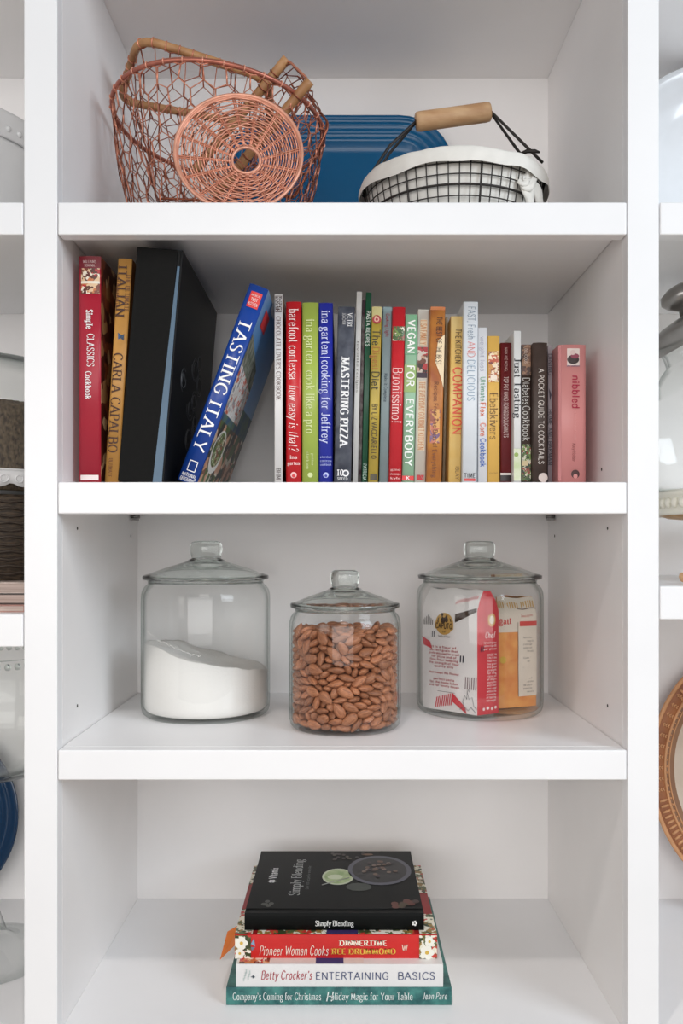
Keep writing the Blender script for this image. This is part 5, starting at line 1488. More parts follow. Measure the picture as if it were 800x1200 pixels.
def pwrite(mb, f, L, h, txt, u0, v0, lu, hv, rgb, style='sans', bold=1.0):
    """a line of writing on a packet face: starts at (u0, v0), length lu and height hv in metres"""
    write(mb, txt, lambda a, b: f(u0 + a / L, v0 + b / h, .0003), lu, hv, mat(rgb, .5), style, bold)


def ppatch(mb, f, u0, u1, v0, v1, mt, e=0):
    n1, n2 = 6, 6
    vs = [f(u0 + (u1 - u0) * i / n1, v0 + (v1 - v0) * j / n2, e) for j in range(n2 + 1) for i in range(n1 + 1)]
    fs = [(j * (n1 + 1) + i, j * (n1 + 1) + i + 1, (j + 1) * (n1 + 1) + i + 1, (j + 1) * (n1 + 1) + i) for j in range(n2) for i in range(n1)]
    mb.add(vs, fs, mt, True)


def ppoly(mb, f, pts, mt, e=.0002):
    mb.add([f(u, v, e) for u, v in pts], [tuple(range(len(pts)))], mt)


def pdisc(mb, f, L, h, u, v, r, mt, e=.0002, ry=None):
    ry = ry or r
    mb.add([f(u + r / L * math.cos(2 * PI * k / 20), v + ry / h * math.sin(2 * PI * k / 20), e) for k in range(20)], [tuple(range(20))], mt)


A_, B_, C_, D_ = (X(495, .235), .235), (X(559, .172), .172), (X(584, .192), .192), (X(520, .262), .262)
PW = mat((226, 222, 220), .5, var=.03, scale=20)
PR = mat((206, 56, 66), .5, var=.05, scale=20)
h1 = .172
o1, mp1 = packet('flour_bag', 'white and red paper flour bag with round gold emblem in the right jar', (A_, B_, C_, D_), h1, .8, (PW, PR, PW, PW), wave=.002)
f, L = mp1(0)
mb = MB()
GOLD = mat((190, 150, 80), .5)
DK = mat((60, 42, 30), .5)
RD = (178, 52, 58)
pdisc(mb, f, L, h1, .43, .715, .0155, GOLD)
pdisc(mb, f, L, h1, .43, .735, .0118, DK, .0004, .0095)
pdisc(mb, f, L, h1, .43, .738, .0100, GOLD, .0006, .0080)
pdisc(mb, f, L, h1, .41, .745, .0040, DK, .0008, .0050)
pdisc(mb, f, L, h1, .47, .750, .0030, DK, .0008, .0040)
for k in range(5):
    pdisc(mb, f, L, h1, .36 + k * .035, .775 + .012 * math.sin(k * 1.3), .0028, DK if k % 2 else GOLD, .0008)
ppatch(mb, f, .26, .60, .672, .724, GOLD, .0008)
write(mb, 'CAPUTO', lambda a, b: f(.28 + a / L, .678 + b / h1, .0012), .028, .0072, DK, 'sans', 1.9)
pwrite(mb, f, L, h1, 'dal', .40, .645, .006, .004, (60, 42, 30), 'sans', 1.4)
pwrite(mb, f, L, h1, 'family of flour', .32, .605, .021, .0032, (70, 60, 56), 'script', 1.4)
pwrite(mb, f, L, h1, '"', .19, .475, .007, .030, (50, 46, 60), 'sans', .5)
pwrite(mb, f, L, h1, '"', .70, .27, .009, .034, (50, 46, 60), 'sans', .5)
tx = ['It is a flour of', 'perfect grain that', 'preferably used for bread', 'for pizza and of', 'fine flour keeping', 'the strength of flour', 'quality only', '', 'that keeps the flavour', '', 'perfect pasta', 'for the home baker', 'and for lovely dough']
for i, t in enumerate(tx):
    if t:
        wd = min(.052, .0027 * len(t))
        pwrite(mb, f, L, h1, t, .42 - wd / L / 2, .515 - .0265 * i, wd, .0030, RD, 'sans', 1.3)
ppatch(mb, f, .3, .62, .155, .158, mat((80, 70, 70), .5), .0003)
ppoly(mb, f, [(.0, .60), (.16, .56), (.20, .50), (.03, .53)], PR)
ppoly(mb, f, [(.62, .80), (1, .86), (1, .83), (.62, .73)], DK)
ppoly(mb, f, [(.55, .09), (.82, -.0), (.80, .055), (.58, .155)], PR, .0004)
for k in range(9):
    u = .25 + k * .035
    ppoly(mb, f, [(u, .02 + k * .004), (u + .018, .022 + k * .004), (u + .05, .11 + k * .006), (u + .032, .105 + k * .006)], PR, .0003)
for k in range(6):
    u = .80 + k * .035
    ppoly(mb, f, [(u, .20), (u + .012, .20), (u + .022, .30), (u + .010, .30)], mat((120, 90, 96), .5), .0003)
for k in range(7):
    u = .02 + k * .03
    ppoly(mb, f, [(u, .70), (u + .012, .70), (u + .016, .78 - .012 * abs(k - 3)), (u + .006, .78 - .012 * abs(k - 3))], DK, .0003)
for k in range(10):
    u = .60 + k * .038
    ppoly(mb, f, [(u, .885 + .004 * k), (u + .014, .887 + .004 * k), (u + .03, .915 + .004 * k), (u + .018, .915 + .004 * k)], PR, .0003)
# line drawing of a lighthouse and rocks at the foot
GL = mat((120, 118, 122), .5)
for pl in ([(.80, .02), (.76, .10), (.80, .15), (.83, .12), (.84, .18), (.87, .12), (.92, .14), (.95, .07), (1.0, .05)], [(.70, .03), (.78, .06), (.85, .03), (.9, .06), (.98, .02)], [(.84, .18), (.86, .2), (.88, .18)]):
    mb.tube([f(u, v, .0004) for u, v in pl], .0004, GL, 4)
build_groups(mb, 'bag_print', o1, .02)
f, L = mp1(1)
mb = MB()
pdisc(mb, f, L, h1, .62, .76, .0065, mat((214, 170, 110), .5), .0002, .0095)
pdisc(mb, f, L, h1, .62, .76, .0038, mat((232, 224, 210), .5), .0005, .006)
pwrite(mb, f, L, h1, 'Chef', .30, .615, .017, .008, (244, 232, 230), 'script', 1.8)
pwrite(mb, f, L, h1, '"', .10, .40, .007, .026, (70, 40, 60), 'sans', .5)
for i, t in enumerate(['farina di grano', 'tenero tipo 00', 'per pizza', '', 'MADE IN', 'ITALY the', 'flour has', 'fine grain', 'and good', 'strength', 'for long', 'rising of', 'all doughs', 'store dry', 'and cool', 'best used', 'within the', 'printed day', 'of baking', 'net weight']):
    if t:
        pwrite(mb, f, L, h1, t, .40 if i > 3 else .25, .57 - .0245 * i, (.0165 if i > 3 else .022), .0028, (240, 216, 214), 'sans', 1.4)
for k in range(4):
    pdisc(mb, f, L, h1, .28 + k * .18, .045 + .006 * (k % 2), .0022, mat((240, 220, 218), .5), .0003)
build_groups(mb, 'side_print', o1, .02)

E_, F_, F2_, E2_ = (X(583, .222), .222), (X(628, .245), .245), (X(615, .288), .288), (X(578, .29), .29)
OR = mat((226, 142, 74), .45, rgb2=(238, 170, 96), scale=60)
h2 = .158
CRM = mat((226, 216, 202), .5, var=.03)
o2, mp2 = packet('pasta_bag', 'orange and cream packet with a printed panel behind the flour bag', (E_, F_, F2_, E2_), h2, .7, (OR, OR, OR, OR), wave=.0015, seed=4)
f, L = mp2(0)
mb = MB()
ppatch(mb, f, 0, 1, .69, 1.0, CRM, .0001)
ppatch(mb, f, .50, 1.0, .10, .90, CRM, .0003)
for k in range(17):
    u = -.0 + k * .058
    ppoly(mb, f, [(u, .905), (u + .03, .905), (u + .05, .965), (u + .02, .965)], mat((206, 164, 92), .5), .0003)
pwrite(mb, f, L, h2, 'Rigati', -.12, .765, .028, .009, (206, 66, 62), 'serif', 1.6)
ppatch(mb, f, .55, 1.0, .74, .785, mat((212, 70, 66), .5), .0005)
pwrite(mb, f, L, h2, 'Semola di grano', .58, .825, .020, .0034, (200, 90, 80), 'script', 1.6)
pwrite(mb, f, L, h2, 'INGREDIENT', .60, .752, .018, .0034, (244, 226, 220), 'sans', 1.3)
ppatch(mb, f, .5, .512, .10, .90, mat((110, 80, 66), .5), .0005)
ppatch(mb, f, .5, 1, .892, .90, mat((110, 80, 66), .5), .0005)
for i, t in enumerate(['Durum wheat', '', 'Nutrition', 'Energy fat', 'of which sugar', 'protein salt', 'fibre carbs', '', 'Cook in', 'salted water', '', 'Nine minutes', '', 'Store dry', 'and cool', 'best before', 'see side of', 'packet for', 'more of it']):
    if t:
        pwrite(mb, f, L, h2, t, .64 if i % 3 else .74, .69 - .031 * i, .015 if i % 3 else .011, .0026, (96, 84, 78), 'sans', 1.1)
pdisc(mb, f, L, h2, .12, .44, .005, mat((216, 178, 76), .5), .0004)
build_groups(mb, 'bag_print', o2, .02)


# ------------------------------------------------------------------ top shelf: wire baskets, woven disc, platter
COPPER = mat((208, 138, 112), .36, .5, var=.12, scale=60)
COPPER_D = mat((150, 88, 66), .36, .75, var=.12, scale=60)
PINKC = mat((228, 164, 138), .4, .35, var=.1, scale=80)
RATTAN = mat((186, 140, 94), .5, rgb2=(150, 104, 64), scale=35, bump=.2)
DARKW = mat((52, 48, 46), .45, .6, var=.1)


def ring_param(poly):
    """closed polyline -> function of u in 0..1 by length"""
    pts = [Vector(p) for p in poly]
    ls = [0]
    for i in range(len(pts)):
        ls.append(ls[-1] + (pts[(i + 1) % len(pts)] - pts[i]).length)
    tot = ls[-1]

    def f(u):
        d = (u % 1.0) * tot
        for i in range(len(pts)):
            if ls[i + 1] >= d:
                t = (d - ls[i]) / max(1e-9, ls[i + 1] - ls[i])
                return pts[i].lerp(pts[(i + 1) % len(pts)], t)
        return pts[0]
    return f


def hexnet(mb, Pf, nu, nv, r, mt, amp=.17, seed=0, jit=.0018):
    rg = random.Random(seed)
    M = 2 * nu
    pt = {}
    for j in range(nv + 1):
        for i in range(M):
            v = (j + (amp if (i + j) % 2 else -amp)) / nv
            v = max(0, min(1, v))
            p = Pf(i / M, v) + Vector((rg.uniform(-1, 1), rg.uniform(-1, 1), rg.uniform(-1, 1))) * (jit if 0 < v < 1 else 0)
            pt[j, i] = p
    for j in range(nv + 1):
        mb.tube([pt[j, i] for i in range(M)], r, mt, 5, True)
    for j in range(nv):
        for i in range(M):
            if (i + j) % 2 == 1:
                a, b = pt[j, i], pt[j + 1, i]
                mb.tube([a, b], r * 1.35, mt, 5)


def wraps(mb, pts, rad, mt, step, rr=.0009):
    acc = 0
    for i in range(1, len(pts)):
        a, b = Vector(pts[i - 1]), Vector(pts[i])
        acc += (b - a).length
        if acc > step:
            acc = 0
            t = (b - a).normalized()
            u = t.cross(Vector((0.3, 1, 0.2))).normalized()
            w = t.cross(u)
            mb.tube([b + t * .0008 * math.sin(q) + (u * math.cos(q) + w * math.sin(q)) * (rad + rr * .6) for q in [k * PI / 5 for k in range(10)]], rr, mt, 5, True)


# --- the big round copper basket
Cb = Vector((X(257, .2), .2, EYE + .590))
roll = math.radians(5)
Rb = .147
rim = [Cb + Vector((Rb * math.cos(a) * math.cos(roll), Rb * math.sin(a) * .97, -Rb * math.cos(a) * math.sin(roll) - .012 * math.sin(a))) for a in [2 * PI * k / 72 for k in range(72)]]
rimf = ring_param(rim)
botc = Vector((Cb.x - .004, .2, S_TOP + .0025))
bot = [botc + Vector((.104 * math.cos(a), .104 * math.sin(a), 0)) for a in [2 * PI * k / 72 for k in range(72)]]
botf = ring_param(bot)
o = thing('wire_basket', 'big round copper wire basket with hexagonal mesh and plain copper rim', 'basket', (botc.x, botc.y, S_TOP))
OB = o.location.copy()


def sub(pts):
    return [Vector(p) - OB for p in pts]


mb = MB().tube(sub(rim), .0031, mat((178, 108, 90), .36, .6, var=.15, scale=60), 8, True)
wraps(mb, sub(rim), .0031, PINKC, .024, .0008)
mb.build('rim', o)
mb = MB()


def pb(u, v):
    a, b = rimf(u), botf(u)
    p = a.lerp(b, v)
    c = a.lerp(b, 0).lerp(b, v)
    d = Vector((p.x - Cb.x, p.y - .2, 0))
    return p + d * .05 * math.sin(PI * v) - OB


hexnet(mb, pb, 30, 7, .00085, COPPER, .2, 3)
hexnet(mb, pb, 22, 5, .0007, COPPER_D, .22, 14)
mb.build('wire_mesh', o)
mb = MB().tube(sub(bot), .0022, COPPER_D, 6, True)
for k in range(-4, 5):
    q = .022 * k
    hw = math.sqrt(.104 ** 2 - q * q)
    mb.tube(sub([botc + Vector((q, -hw, 0)), botc + Vector((q, hw, 0))]), .0009, COPPER_D, 5)
    mb.tube(sub([botc + Vector((-hw, q, .0012)), botc + Vector((hw, q, .0012))]), .0009, COPPER_D, 5)
mb.build('wire_base', o)


def rect_rim(corners, frac=.22, seg=5):
    """rounded closed loop through four corners"""
    cs = [Vector(c) for c in corners]
    out = []
    for i in range(4):
        p, c, n = cs[i - 1], cs[i], cs[(i + 1) % 4]
        a = c.lerp(p, min(.45, frac * (.1 / max(.02, (p - c).length))))
        b = c.lerp(n, min(.45, frac * (.1 / max(.02, (n - c).length))))
        for k in range(seg + 1):
            t = k / seg
            out.append((1 - t) ** 2 * a + 2 * t * (1 - t) * c + t * t * b)
    return out


def densify(poly, step=.006, closed=True):
    out = []
    n = len(poly)
    for i in range(n if closed else n - 1):
        a, b = Vector(poly[i]), Vector(poly[(i + 1) % n])
        k = max(1, int((b - a).length / step))
        for j in range(k):
            out.append(a.lerp(b, j / k))
    return out


def wood_rim_basket(label, corners, bottom, rr, nu, nv, seed, frac=.3, rods=False):
    poly = densify(rect_rim(corners, frac))
    bp = densify(rect_rim(bottom, frac))
    c = sum(bp, Vector()) / len(bp)
    o = thing('wire_basket', label, 'basket', c)
    loc = lambda ps: [Vector(p) - c for p in ps]
    if rods:
        MB().tube(loc(poly), .0017, COPPER, 6, True).build('rim', o)
        for a, b in ((corners[0], corners[3]), (corners[1], corners[2])):
            rp = densify(loc([a, b]), .006, False) + loc([b])
            MB().tube(rp, rr, RATTAN, 12).build('wooden_rod', o)
            mb = MB()
            wraps(mb, rp, rr, COPPER_D, .019, .001)
            mb.build('wire_wrapping', o)
    else:
        MB().tube(loc(poly), rr, RATTAN, 10, True).build('wooden_rim', o)
        mb = MB()
        wraps(mb, loc(poly), rr, COPPER, .017, .0009)
        mb.build('wire_wrapping', o)
    rf, bf = ring_param(loc(poly)), ring_param(loc(bp))
    mb = MB()
    f = lambda u, v: rf(u).lerp(bf(u), v)
    hexnet(mb, f, nu, nv, .0008, COPPER_D, .2, seed)
    k = nu * 2
    for i in range(0, k, 2):
        mb.tube([f(i / k, t / 5) for t in range(6)], .00065, COPPER, 4)
    mb.build('wire_mesh', o)
    mb = MB().tube(loc(bp), .0016, COPPER_D, 6, True)
    m = len(bp)
    for i in range(1, m // 2, 4):
        mb.tube([loc(bp)[i], loc(bp)[m - i]], .0008, COPPER_D, 4)
    mb.build('wire_base', o)
    return o


wood_rim_basket('copper wire basket with bent wooden rim, inside the big round copper basket',
                [P(163, 44, .13), P(313, 92, .15), P(318, 150, .28), P(140, 118, .27)],
                [P(183, 232, .13), P(268, 236, .14), P(278, 238, .24), P(186, 240, .23)], .0056, 15, 6, 7)
wood_rim_basket('narrow copper wire basket with two long wooden rods, tilted inside the big round basket',
                [P(336, 69, .13), P(363, 95, .10), P(250, 231, .15), P(228, 200, .18)],
                [P(356, 106, .21), P(386, 146, .17), P(345, 234, .18), P(308, 222, .20)], .0064, 12, 6, 9, .12, True)

# --- round woven disc leaning on the front of the basket
Rd = .0775
o = thing('woven_trivet', 'round woven copper wire disc with an open centre, leaning on the big wire basket', 'trivet', (X(281, .05), .034, S_TOP + .0028), (math.radians(-9), 0, math.radians(4)))
mb = MB()
c = Vector((0, 0, Rd))


def dp(r, a, y=0):
    return c + Vector((r * math.cos(a), y, r * math.sin(a)))


cc = Vector((.009, 0, -.010))     # the little open ring sits off centre


def dq(t, a, y=0):
    r0, r1 = .0172, Rd
    p0 = c + cc + Vector((r0 * math.cos(a), 0, r0 * math.sin(a)))
    p1 = dp(r1, a)
    return p0.lerp(p1, t) + Vector((0, y, 0))


for k in range(3):
    mb.tube([dq(1 - .022 * k, 2 * PI * i / 72, .0012 * (k - 1)) for i in range(72)], .0015 if k else .0022, PINKC, 6, True)
mb.tube([dq(0, 2 * PI * i / 36) for i in range(36)], .0020, PINKC, 6, True)
mb.build('rim', o)
mb = MB()
NR = 18
for k in range(1, NR):
    t = k / NR
    ph = PI * (k % 2)
    mb.tube([dq(t + .008 * math.sin(3 * 2 * PI * i / 96 + k * 1.3), 2 * PI * i / 96, .0013 * math.sin(16 * 2 * PI * i / 96 + ph)) for i in range(96)], .0009, PINKC if k % 3 else COPPER, 5, True)
mb.build('weave', o)
mb = MB()
for k in range(16):
    a = 2 * PI * k / 16 + .1
    for da in (-.03, .03):
        mb.tube([dq(t / 6, a + da * (1 - .5 * t / 6), .0) for t in range(7)], .0010, COPPER, 5)
mb.build('spokes', o)

# --- blue platter leaning on the back panel
BL = mat((0, 88, 134), .22, var=.08, scale=5, spec=.4)
lean = math.radians(8)
pw, ph = .360, .292
o = thing('platter', 'large glossy blue rounded platter leaning on the back wall behind the baskets', 'platter', (X(398, .36), .338, S_TOP + .0016), (-lean, 0, 0))


def rr_loop(w, h, r, n=8):
    out = []
    for cx, cz, a0 in ((w / 2 - r, h / 2 - r, 0), (-w / 2 + r, h / 2 - r, PI / 2), (-w / 2 + r, -h / 2 + r, PI), (w / 2 - r, -h / 2 + r, 3 * PI / 2)):
        for k in range(n + 1):
            a = a0 + k / n * PI / 2
            out.append((cx + r * math.cos(a), cz + r * math.sin(a)))
    return out


prof = [(0, 0.004), (.0, .0), (.003, -.003), (.008, -.001), (.010, .003), (.013, .0005), (.018, .0015), (.021, .0055), (.024, .003), (.029, .0045), (.032, .009), (.035, .0068), (.040, .009), (.047, .0150), (.053, .0165), (.058, .017)]
back = [(.060, .0215), (.046, .0195), (.03, .013), (.012, .0075), (0, .004)]
vs, fs = [], []
m = 36
for ins, y in prof:
    for (x, z) in rr_loop(pw - 2 * ins, ph - 2 * ins, max(.02, .085 - ins)):
        vs.append((x, y - .0045, z + ph / 2))
for j in range(len(prof) - 1):
    for k in range(m):
        fs.append((j * m + k, j * m + (k + 1) % m, (j + 1) * m + (k + 1) % m, (j + 1) * m + k))
fs.append(tuple((len(prof) - 1) * m + k for k in range(m)))
mb = MB().add(vs, fs, BL, True)
vs, fs = [], []
for ins, y in back:
    for (x, z) in rr_loop(pw - 2 * ins, ph - 2 * ins, max(.02, .085 - ins)):
        vs.append((x, y - .0045, z + ph / 2))
for j in range(len(back) - 1):
    for k in range(m):
        fs.append((j * m + k, j * m + (k + 1) % m, (j + 1) * m + (k + 1) % m, (j + 1) * m + k))
fs.append(tuple(k for k in range(m)))
mb.add(vs, fs, BL, True)
mb.build('dish', o)

# --- black wire bread basket with a white liner and a wooden grip
Cx, Cy = X(531, .16), .165
Rw = .122
Zr = EYE + .486
o = thing('wire_basket', 'round black wire basket with a wooden grip, holding a white cloth liner', 'basket', (Cx, Cy, S_TOP))


def bl(a, r, z):
    return Vector((r * math.cos(a), r * math.sin(a), z - S_TOP))


def rad(z):
    t = (z - S_TOP) / (Zr - S_TOP)
    return .100 + (Rw - .100) * t ** .6


mb = MB()
for z, r in ((Zr, .0016), (Zr - .0155, .0008), (Zr - .028, .0008), (Zr - .040, .0015), (Zr - .053, .0008), (Zr - .066, .0008), (S_TOP + .002, .0016)):
    mb.tube([bl(2 * PI * k / 64, rad(z), z) for k in range(64)], r, DARKW, 6, True)
nw = 54
for k in range(nw):
    a = 2 * PI * k / nw
    mb.tube([bl(a, rad(z), z) for z in [S_TOP + .002 + (Zr - S_TOP - .002) * i / 5 for i in range(6)]], .0014 if k % 7 == 0 else .0008, DARKW, 5)
mb.build('wire_mesh', o)
mb = MB()
for k in range(-6, 7):
    q = .0145 * k
    hw = math.sqrt(max(0, .099 ** 2 - q * q))
    mb.tube([(q, -hw, .002), (q, hw, .002)], .0009, DARKW, 5)
    mb.tube([(-hw, q, .0026), (hw, q, .0026)], .0009, DARKW, 5)
mb.build('wire_base', o)
# bail and grip
gl = P(487, 143, .165) - o.location
gr = P(574.5, 131, .165) - o.location
ax = (gr - gl).normalized()
mb = MB()
pl = bl(PI, Rw, Zr - .001)
pr = bl(0, Rw, Zr - .001)
for dy in (-.012, .012):
    mb.tube([pl + Vector((0, dy * 1.6, 0)), pl.lerp(gl, .55) + Vector((-.004, dy, .004)), gl + Vector((0, dy * .12, 0)), gr + Vector((0, dy * .12, 0)), pr.lerp(gr, .55) + Vector((.006, dy, .004)), pr + Vector((-.004, dy * 1.6, .03))], .0021, DARKW, 8)
mb.build('bail', o)
mb = MB()
ln = (gr - gl).length
rot = ax.to_track_quat('Z', 'Y').to_matrix()
mb.lathe([(0, 0), (.0105, 0), (.0122, .0015), (.0128, .006), (.0128, ln - .006), (.0122, ln - .0015), (.0105, ln), (0, ln)], mat((206, 170, 130), .55, rgb2=(180, 138, 98), scale=22, stretch=(1, 4, 4), bump=.1), 24, gl, True, rot)
mb.lathe([(0, -.001), (.0036, -.001), (.0036, .0002), (0, .0002)], DARKW, 12, gl, True, rot)
mb.lathe([(0, ln - .0002), (.0036, ln - .0002), (.0036, ln + .001), (0, ln + .001)], DARKW, 12, gl, True, rot)
mb.build('grip', o)
mb = MB()
tp = P(617, 179, .12) - o.location
mb.tube([tp + Vector((-.014, .01, -.001)), tp + Vector((0, -.002, .001)), tp + Vector((.010, -.003, .0005)), tp + Vector((.0165, -.003, -.001))], [.002, .0028, .0028, .0014], DARKW, 8)
mb.build('bail_hook', o)
# cloth liner
CLO = mat((232, 229, 222), .85, var=.03, scale=60, bump=.3)
lin_o = thing('basket_liner', 'white cloth liner folded over the rim of the black wire basket', 'cloth', (Cx, Cy, S_TOP))
nA = 128
rows = []
for (kind, t) in [('in', 0), ('in', .15), ('in', .4), ('in', .65), ('in', .85), ('top', -1.0), ('top', -.5), ('top', 0), ('top', .5), ('top', 1.0), ('out', .35), ('out', .7), ('out', 1.0)]:
    row = []
    for k in range(nA):
        a = 2 * PI * k / nA
        n1 = noise.noise((math.cos(a) * 2.5, math.sin(a) * 2.5, 3.3))
        n2 = .5 * noise.noise((math.cos(a) * 8, math.sin(a) * 8, 8))
        top = Zr + .004 + .0035 * n1 + .002 * n2
        drop = .0165 + .006 * noise.noise((math.cos(a) * 2.2, math.sin(a) * 2.2, 9)) + .003 * n2
        if kind == 'in':
            z = S_TOP + .006 + (top - .004 - S_TOP - .006) * t
            r = rad(z) - .0035 - .0025 * abs(n2) - (.006 * (1 - t) ** 3)
        elif kind == 'top':
            q = t * PI / 2
            z = top - .004 + .004 * math.cos(q)
            r = Rw + .0045 * math.sin(q) + .001 * n2
        else:
            z = top - .004 - drop * t
            r = Rw + .0045 + .0022 * math.sin(t * 2.5) + .0018 * n2
        row.append(bl(a, r, z))
    rows.append(row)
vs = [p for r in rows for p in r]
fs = []
for j in range(len(rows) - 1):
    for k in range(nA):
        fs.append((j * nA + k, j * nA + (k + 1) % nA, (j + 1) * nA + (k + 1) % nA, (j + 1) * nA + k))
vs.append(Vector((0, 0, .006)))
for k in range(nA):
    fs.append((len(vs) - 1, (k + 1) % nA, k))
MB().add(vs, fs, CLO, True).build('cloth', lin_o)
# tied bow at the right
mb = MB()


def ribbon(pts, w0, nrm):
    cp = catmull(pts, 7)
    vs = []
    nn = Vector(nrm).normalized()
    for i, p in enumerate(cp):
        t = (cp[min(i + 1, len(cp) - 1)] - cp[max(0, i - 1)]).normalized()
        s = t.cross(nn).normalized()
        w = w0 * 1.25 * (.85 + .22 * math.sin(i * .35 + w0 * 900))
        for q in range(5):
            e = (q - 2) / 2
            vs.append(p + s * w * e + nn * (.0016 * math.cos(q * 2.4) + .0008 * math.sin(i * .4 + q)))
    m = len(cp)
    # give the cloth thickness
    vs2 = [v - nn * .0012 for v in vs]
    fs = []
    for i in range(m - 1):
        for q in range(4):
            a = i * 5 + q
            fs.append((a, a + 1, a + 6, a + 5))
            fs.append((m * 5 + a, m * 5 + a + 5, m * 5 + a + 6, m * 5 + a + 1))
    for i in range(m - 1):
        fs.append((i * 5, i * 5 + 5, m * 5 + i * 5 + 5, m * 5 + i * 5))
        fs.append((i * 5 + 4, m * 5 + i * 5 + 4, m * 5 + i * 5 + 9, i * 5 + 9))
    fs.append((0, m * 5, m * 5 + 1, m * 5 + 2, m * 5 + 3, m * 5 + 4, 4, 3, 2, 1))
    mb.add(vs + vs2, fs, CLO, True)


def q3(px, py, Y):
    return P(px, py, Y) - o.location


ribbon([q3(596, 182, .085), q3(606, 192, .078), q3(610, 205, .076), q3(612, 214, .078)], .0058, (.3, -1, .1))
ribbon([q3(618, 183, .085), q3(622, 194, .08), q3(619, 206, .077), q3(613, 215, .076)], .006, (.5, -1, .1))
ribbon([q3(610, 210, .074), q3(617, 217, .07), q3(624, 214, .074), q3(628, 205, .085)], .0055, (.4, -1, .2))
ribbon([q3(614, 214, .074), q3(619, 224, .072), q3(621, 234, .074), q3(622, 246, .078)], .006, (.4, -1, .0))
ribbon([q3(617, 214, .076), q3(628, 222, .085), q3(632, 234, .09), q3(633, 246, .095)], .0055, (.6, -1, .0))
ribbon([q3(606, 206, .075), q3(612, 212, .069), q3(618, 211, .07)], .005, (.3, -1, .3))
mb.build('tied_bow', lin_o)


# ------------------------------------------------------------------ things in the left bay
CER = mat((228, 229, 230), .22, var=.01, coat=.4)
GREYC = mat((206, 202, 196), .3, var=.02)
WICK = mat((58, 46, 36), .55, rgb2=(118, 100, 78), scale=1.0, stretch=(60, 60, 900), bump=.5)


def z_at(py, Y):
    return (640 - py) / 1000 * (1 + Y)


# white ceramic pedestal stand on the top shelf
cx, cy = X(-76, .2), .205
o = thing('cake_stand', 'white ceramic drum-shaped stand with beaded edge on the top shelf of the left bay', 'cake stand', (cx, cy, S_TOP))
hz = .169
mb = MB().lathe([(0, hz - .004), (.150, hz - .004), (.1545, hz), (.158, hz - .001), (.159, hz - .006), (.158, hz - .034), (.1565, hz - .037), (.154, hz - .034), (.152, hz - .012), (0, hz - .012)], CER, 72)
mb.build('plate', o)
mb = MB()
for k in range(56):
    a = 2 * PI * k / 56
    mb.sphere((.1575 * math.cos(a), .1575 * math.sin(a), hz - .024), .0042, CER, 10, 6)
mb.build('bead_trim', o)
MB().lathe([(0, hz - .012), (.150, hz - .012), (.1555, hz - .045), (.156, .02), (.156, .004), (.155, 0), (0, 0)], CER, 72).build('pedestal', o)

# stack of magazines
SL = Z(720, 0)
px_mag = (-190, 60)
z = SL
mg = [((170, 120, 110), .0085, 'glossy magazine at the bottom of the stack in the left bay', .03), ((40, 36, 34), .0125, 'dark-covered magazine in the middle of the stack in the left bay', .055),
      ((206, 190, 180), .0135, 'pale magazine on top of the stack in the left bay', .06), ]
PGS = mat((206, 188, 178), .7, rgb2=(168, 146, 136), scale=1, stretch=(8, 8, 1600))
for i, (col, tk, lab, Y) in enumerate(mg):
    w, d = .235, .29
    o = thing('magazine', lab, 'magazine', (-.505 + .004 * i, Y, z), (0, 0, math.radians((1.5, -1, .5)[i])), 'magazines stacked in the left bay')
    mb = MB()
    cm = mat(col, .35, var=.2, scale=40)
    mb.box((-w / 2, 0, 0), (w / 2, d, .0011), cm)
    mb.box((-w / 2, 0, tk - .0011), (w / 2, d, tk), cm)
    mb.box((w / 2 - .0008, .001, .0011), (w / 2, d, tk - .0011), cm)
    mb.build('cover', o)
    MB().box((-w / 2 + .001, .0008, .0011), (w / 2 - .0008, d - .001, tk - .0011), PGS).build('page_block', o)
    z += tk + .0002

# dark woven basket turned over as a stand
bx, by = -.508, .2
zb = z
rB = .118
zt = EYE + z_at(577, .09)
o = thing('woven_basket', 'dark woven basket standing on the magazines under the lace-edged plate', 'basket', (bx, by, zb))
mb = MB()
Hb = zt - zb - .001
n = 84
vs, fs = [], []
rowsN = 26
for j in range(rowsN + 1):
    t = j / rowsN
    for k in range(n):
        a = 2 * PI * k / n
        r = rB * (.93 + .12 * math.sin(PI * (t * .85 + .05))) + .0016 * math.sin(k * PI + j * PI) + .0016 * math.sin(j * 2 * PI / 2)
        vs.append((r * math.cos(a), r * math.sin(a), Hb * t))
for j in range(rowsN):
    for k in range(n):
        fs.append((j * n + k, j * n + (k + 1) % n, (j + 1) * n + (k + 1) % n, (j + 1) * n + k))
fs.append(tuple(range(n - 1, -1, -1)))
fs.append(tuple(rowsN * n + k for k in range(n)))
mb.add(vs, fs, mat((46, 38, 32), .5, rgb2=(82, 68, 54), scale=1, stretch=(120, 120, 420), bump=.4), True)
for j in range(1, 12):
    t = j / 12
    r = rB * (.93 + .12 * math.sin(PI * (t * .85 + .05))) + .0016
    mb.tube([(r * math.cos(2 * PI * k / 90), r * math.sin(2 * PI * k / 90), Hb * t + .0012 * math.sin(k * PI / 2 + j * PI)) for k in range(90)], .0019, mat((62, 52, 44), .5, var=.2, scale=200), 5, True)
mb.build('woven_body', o)

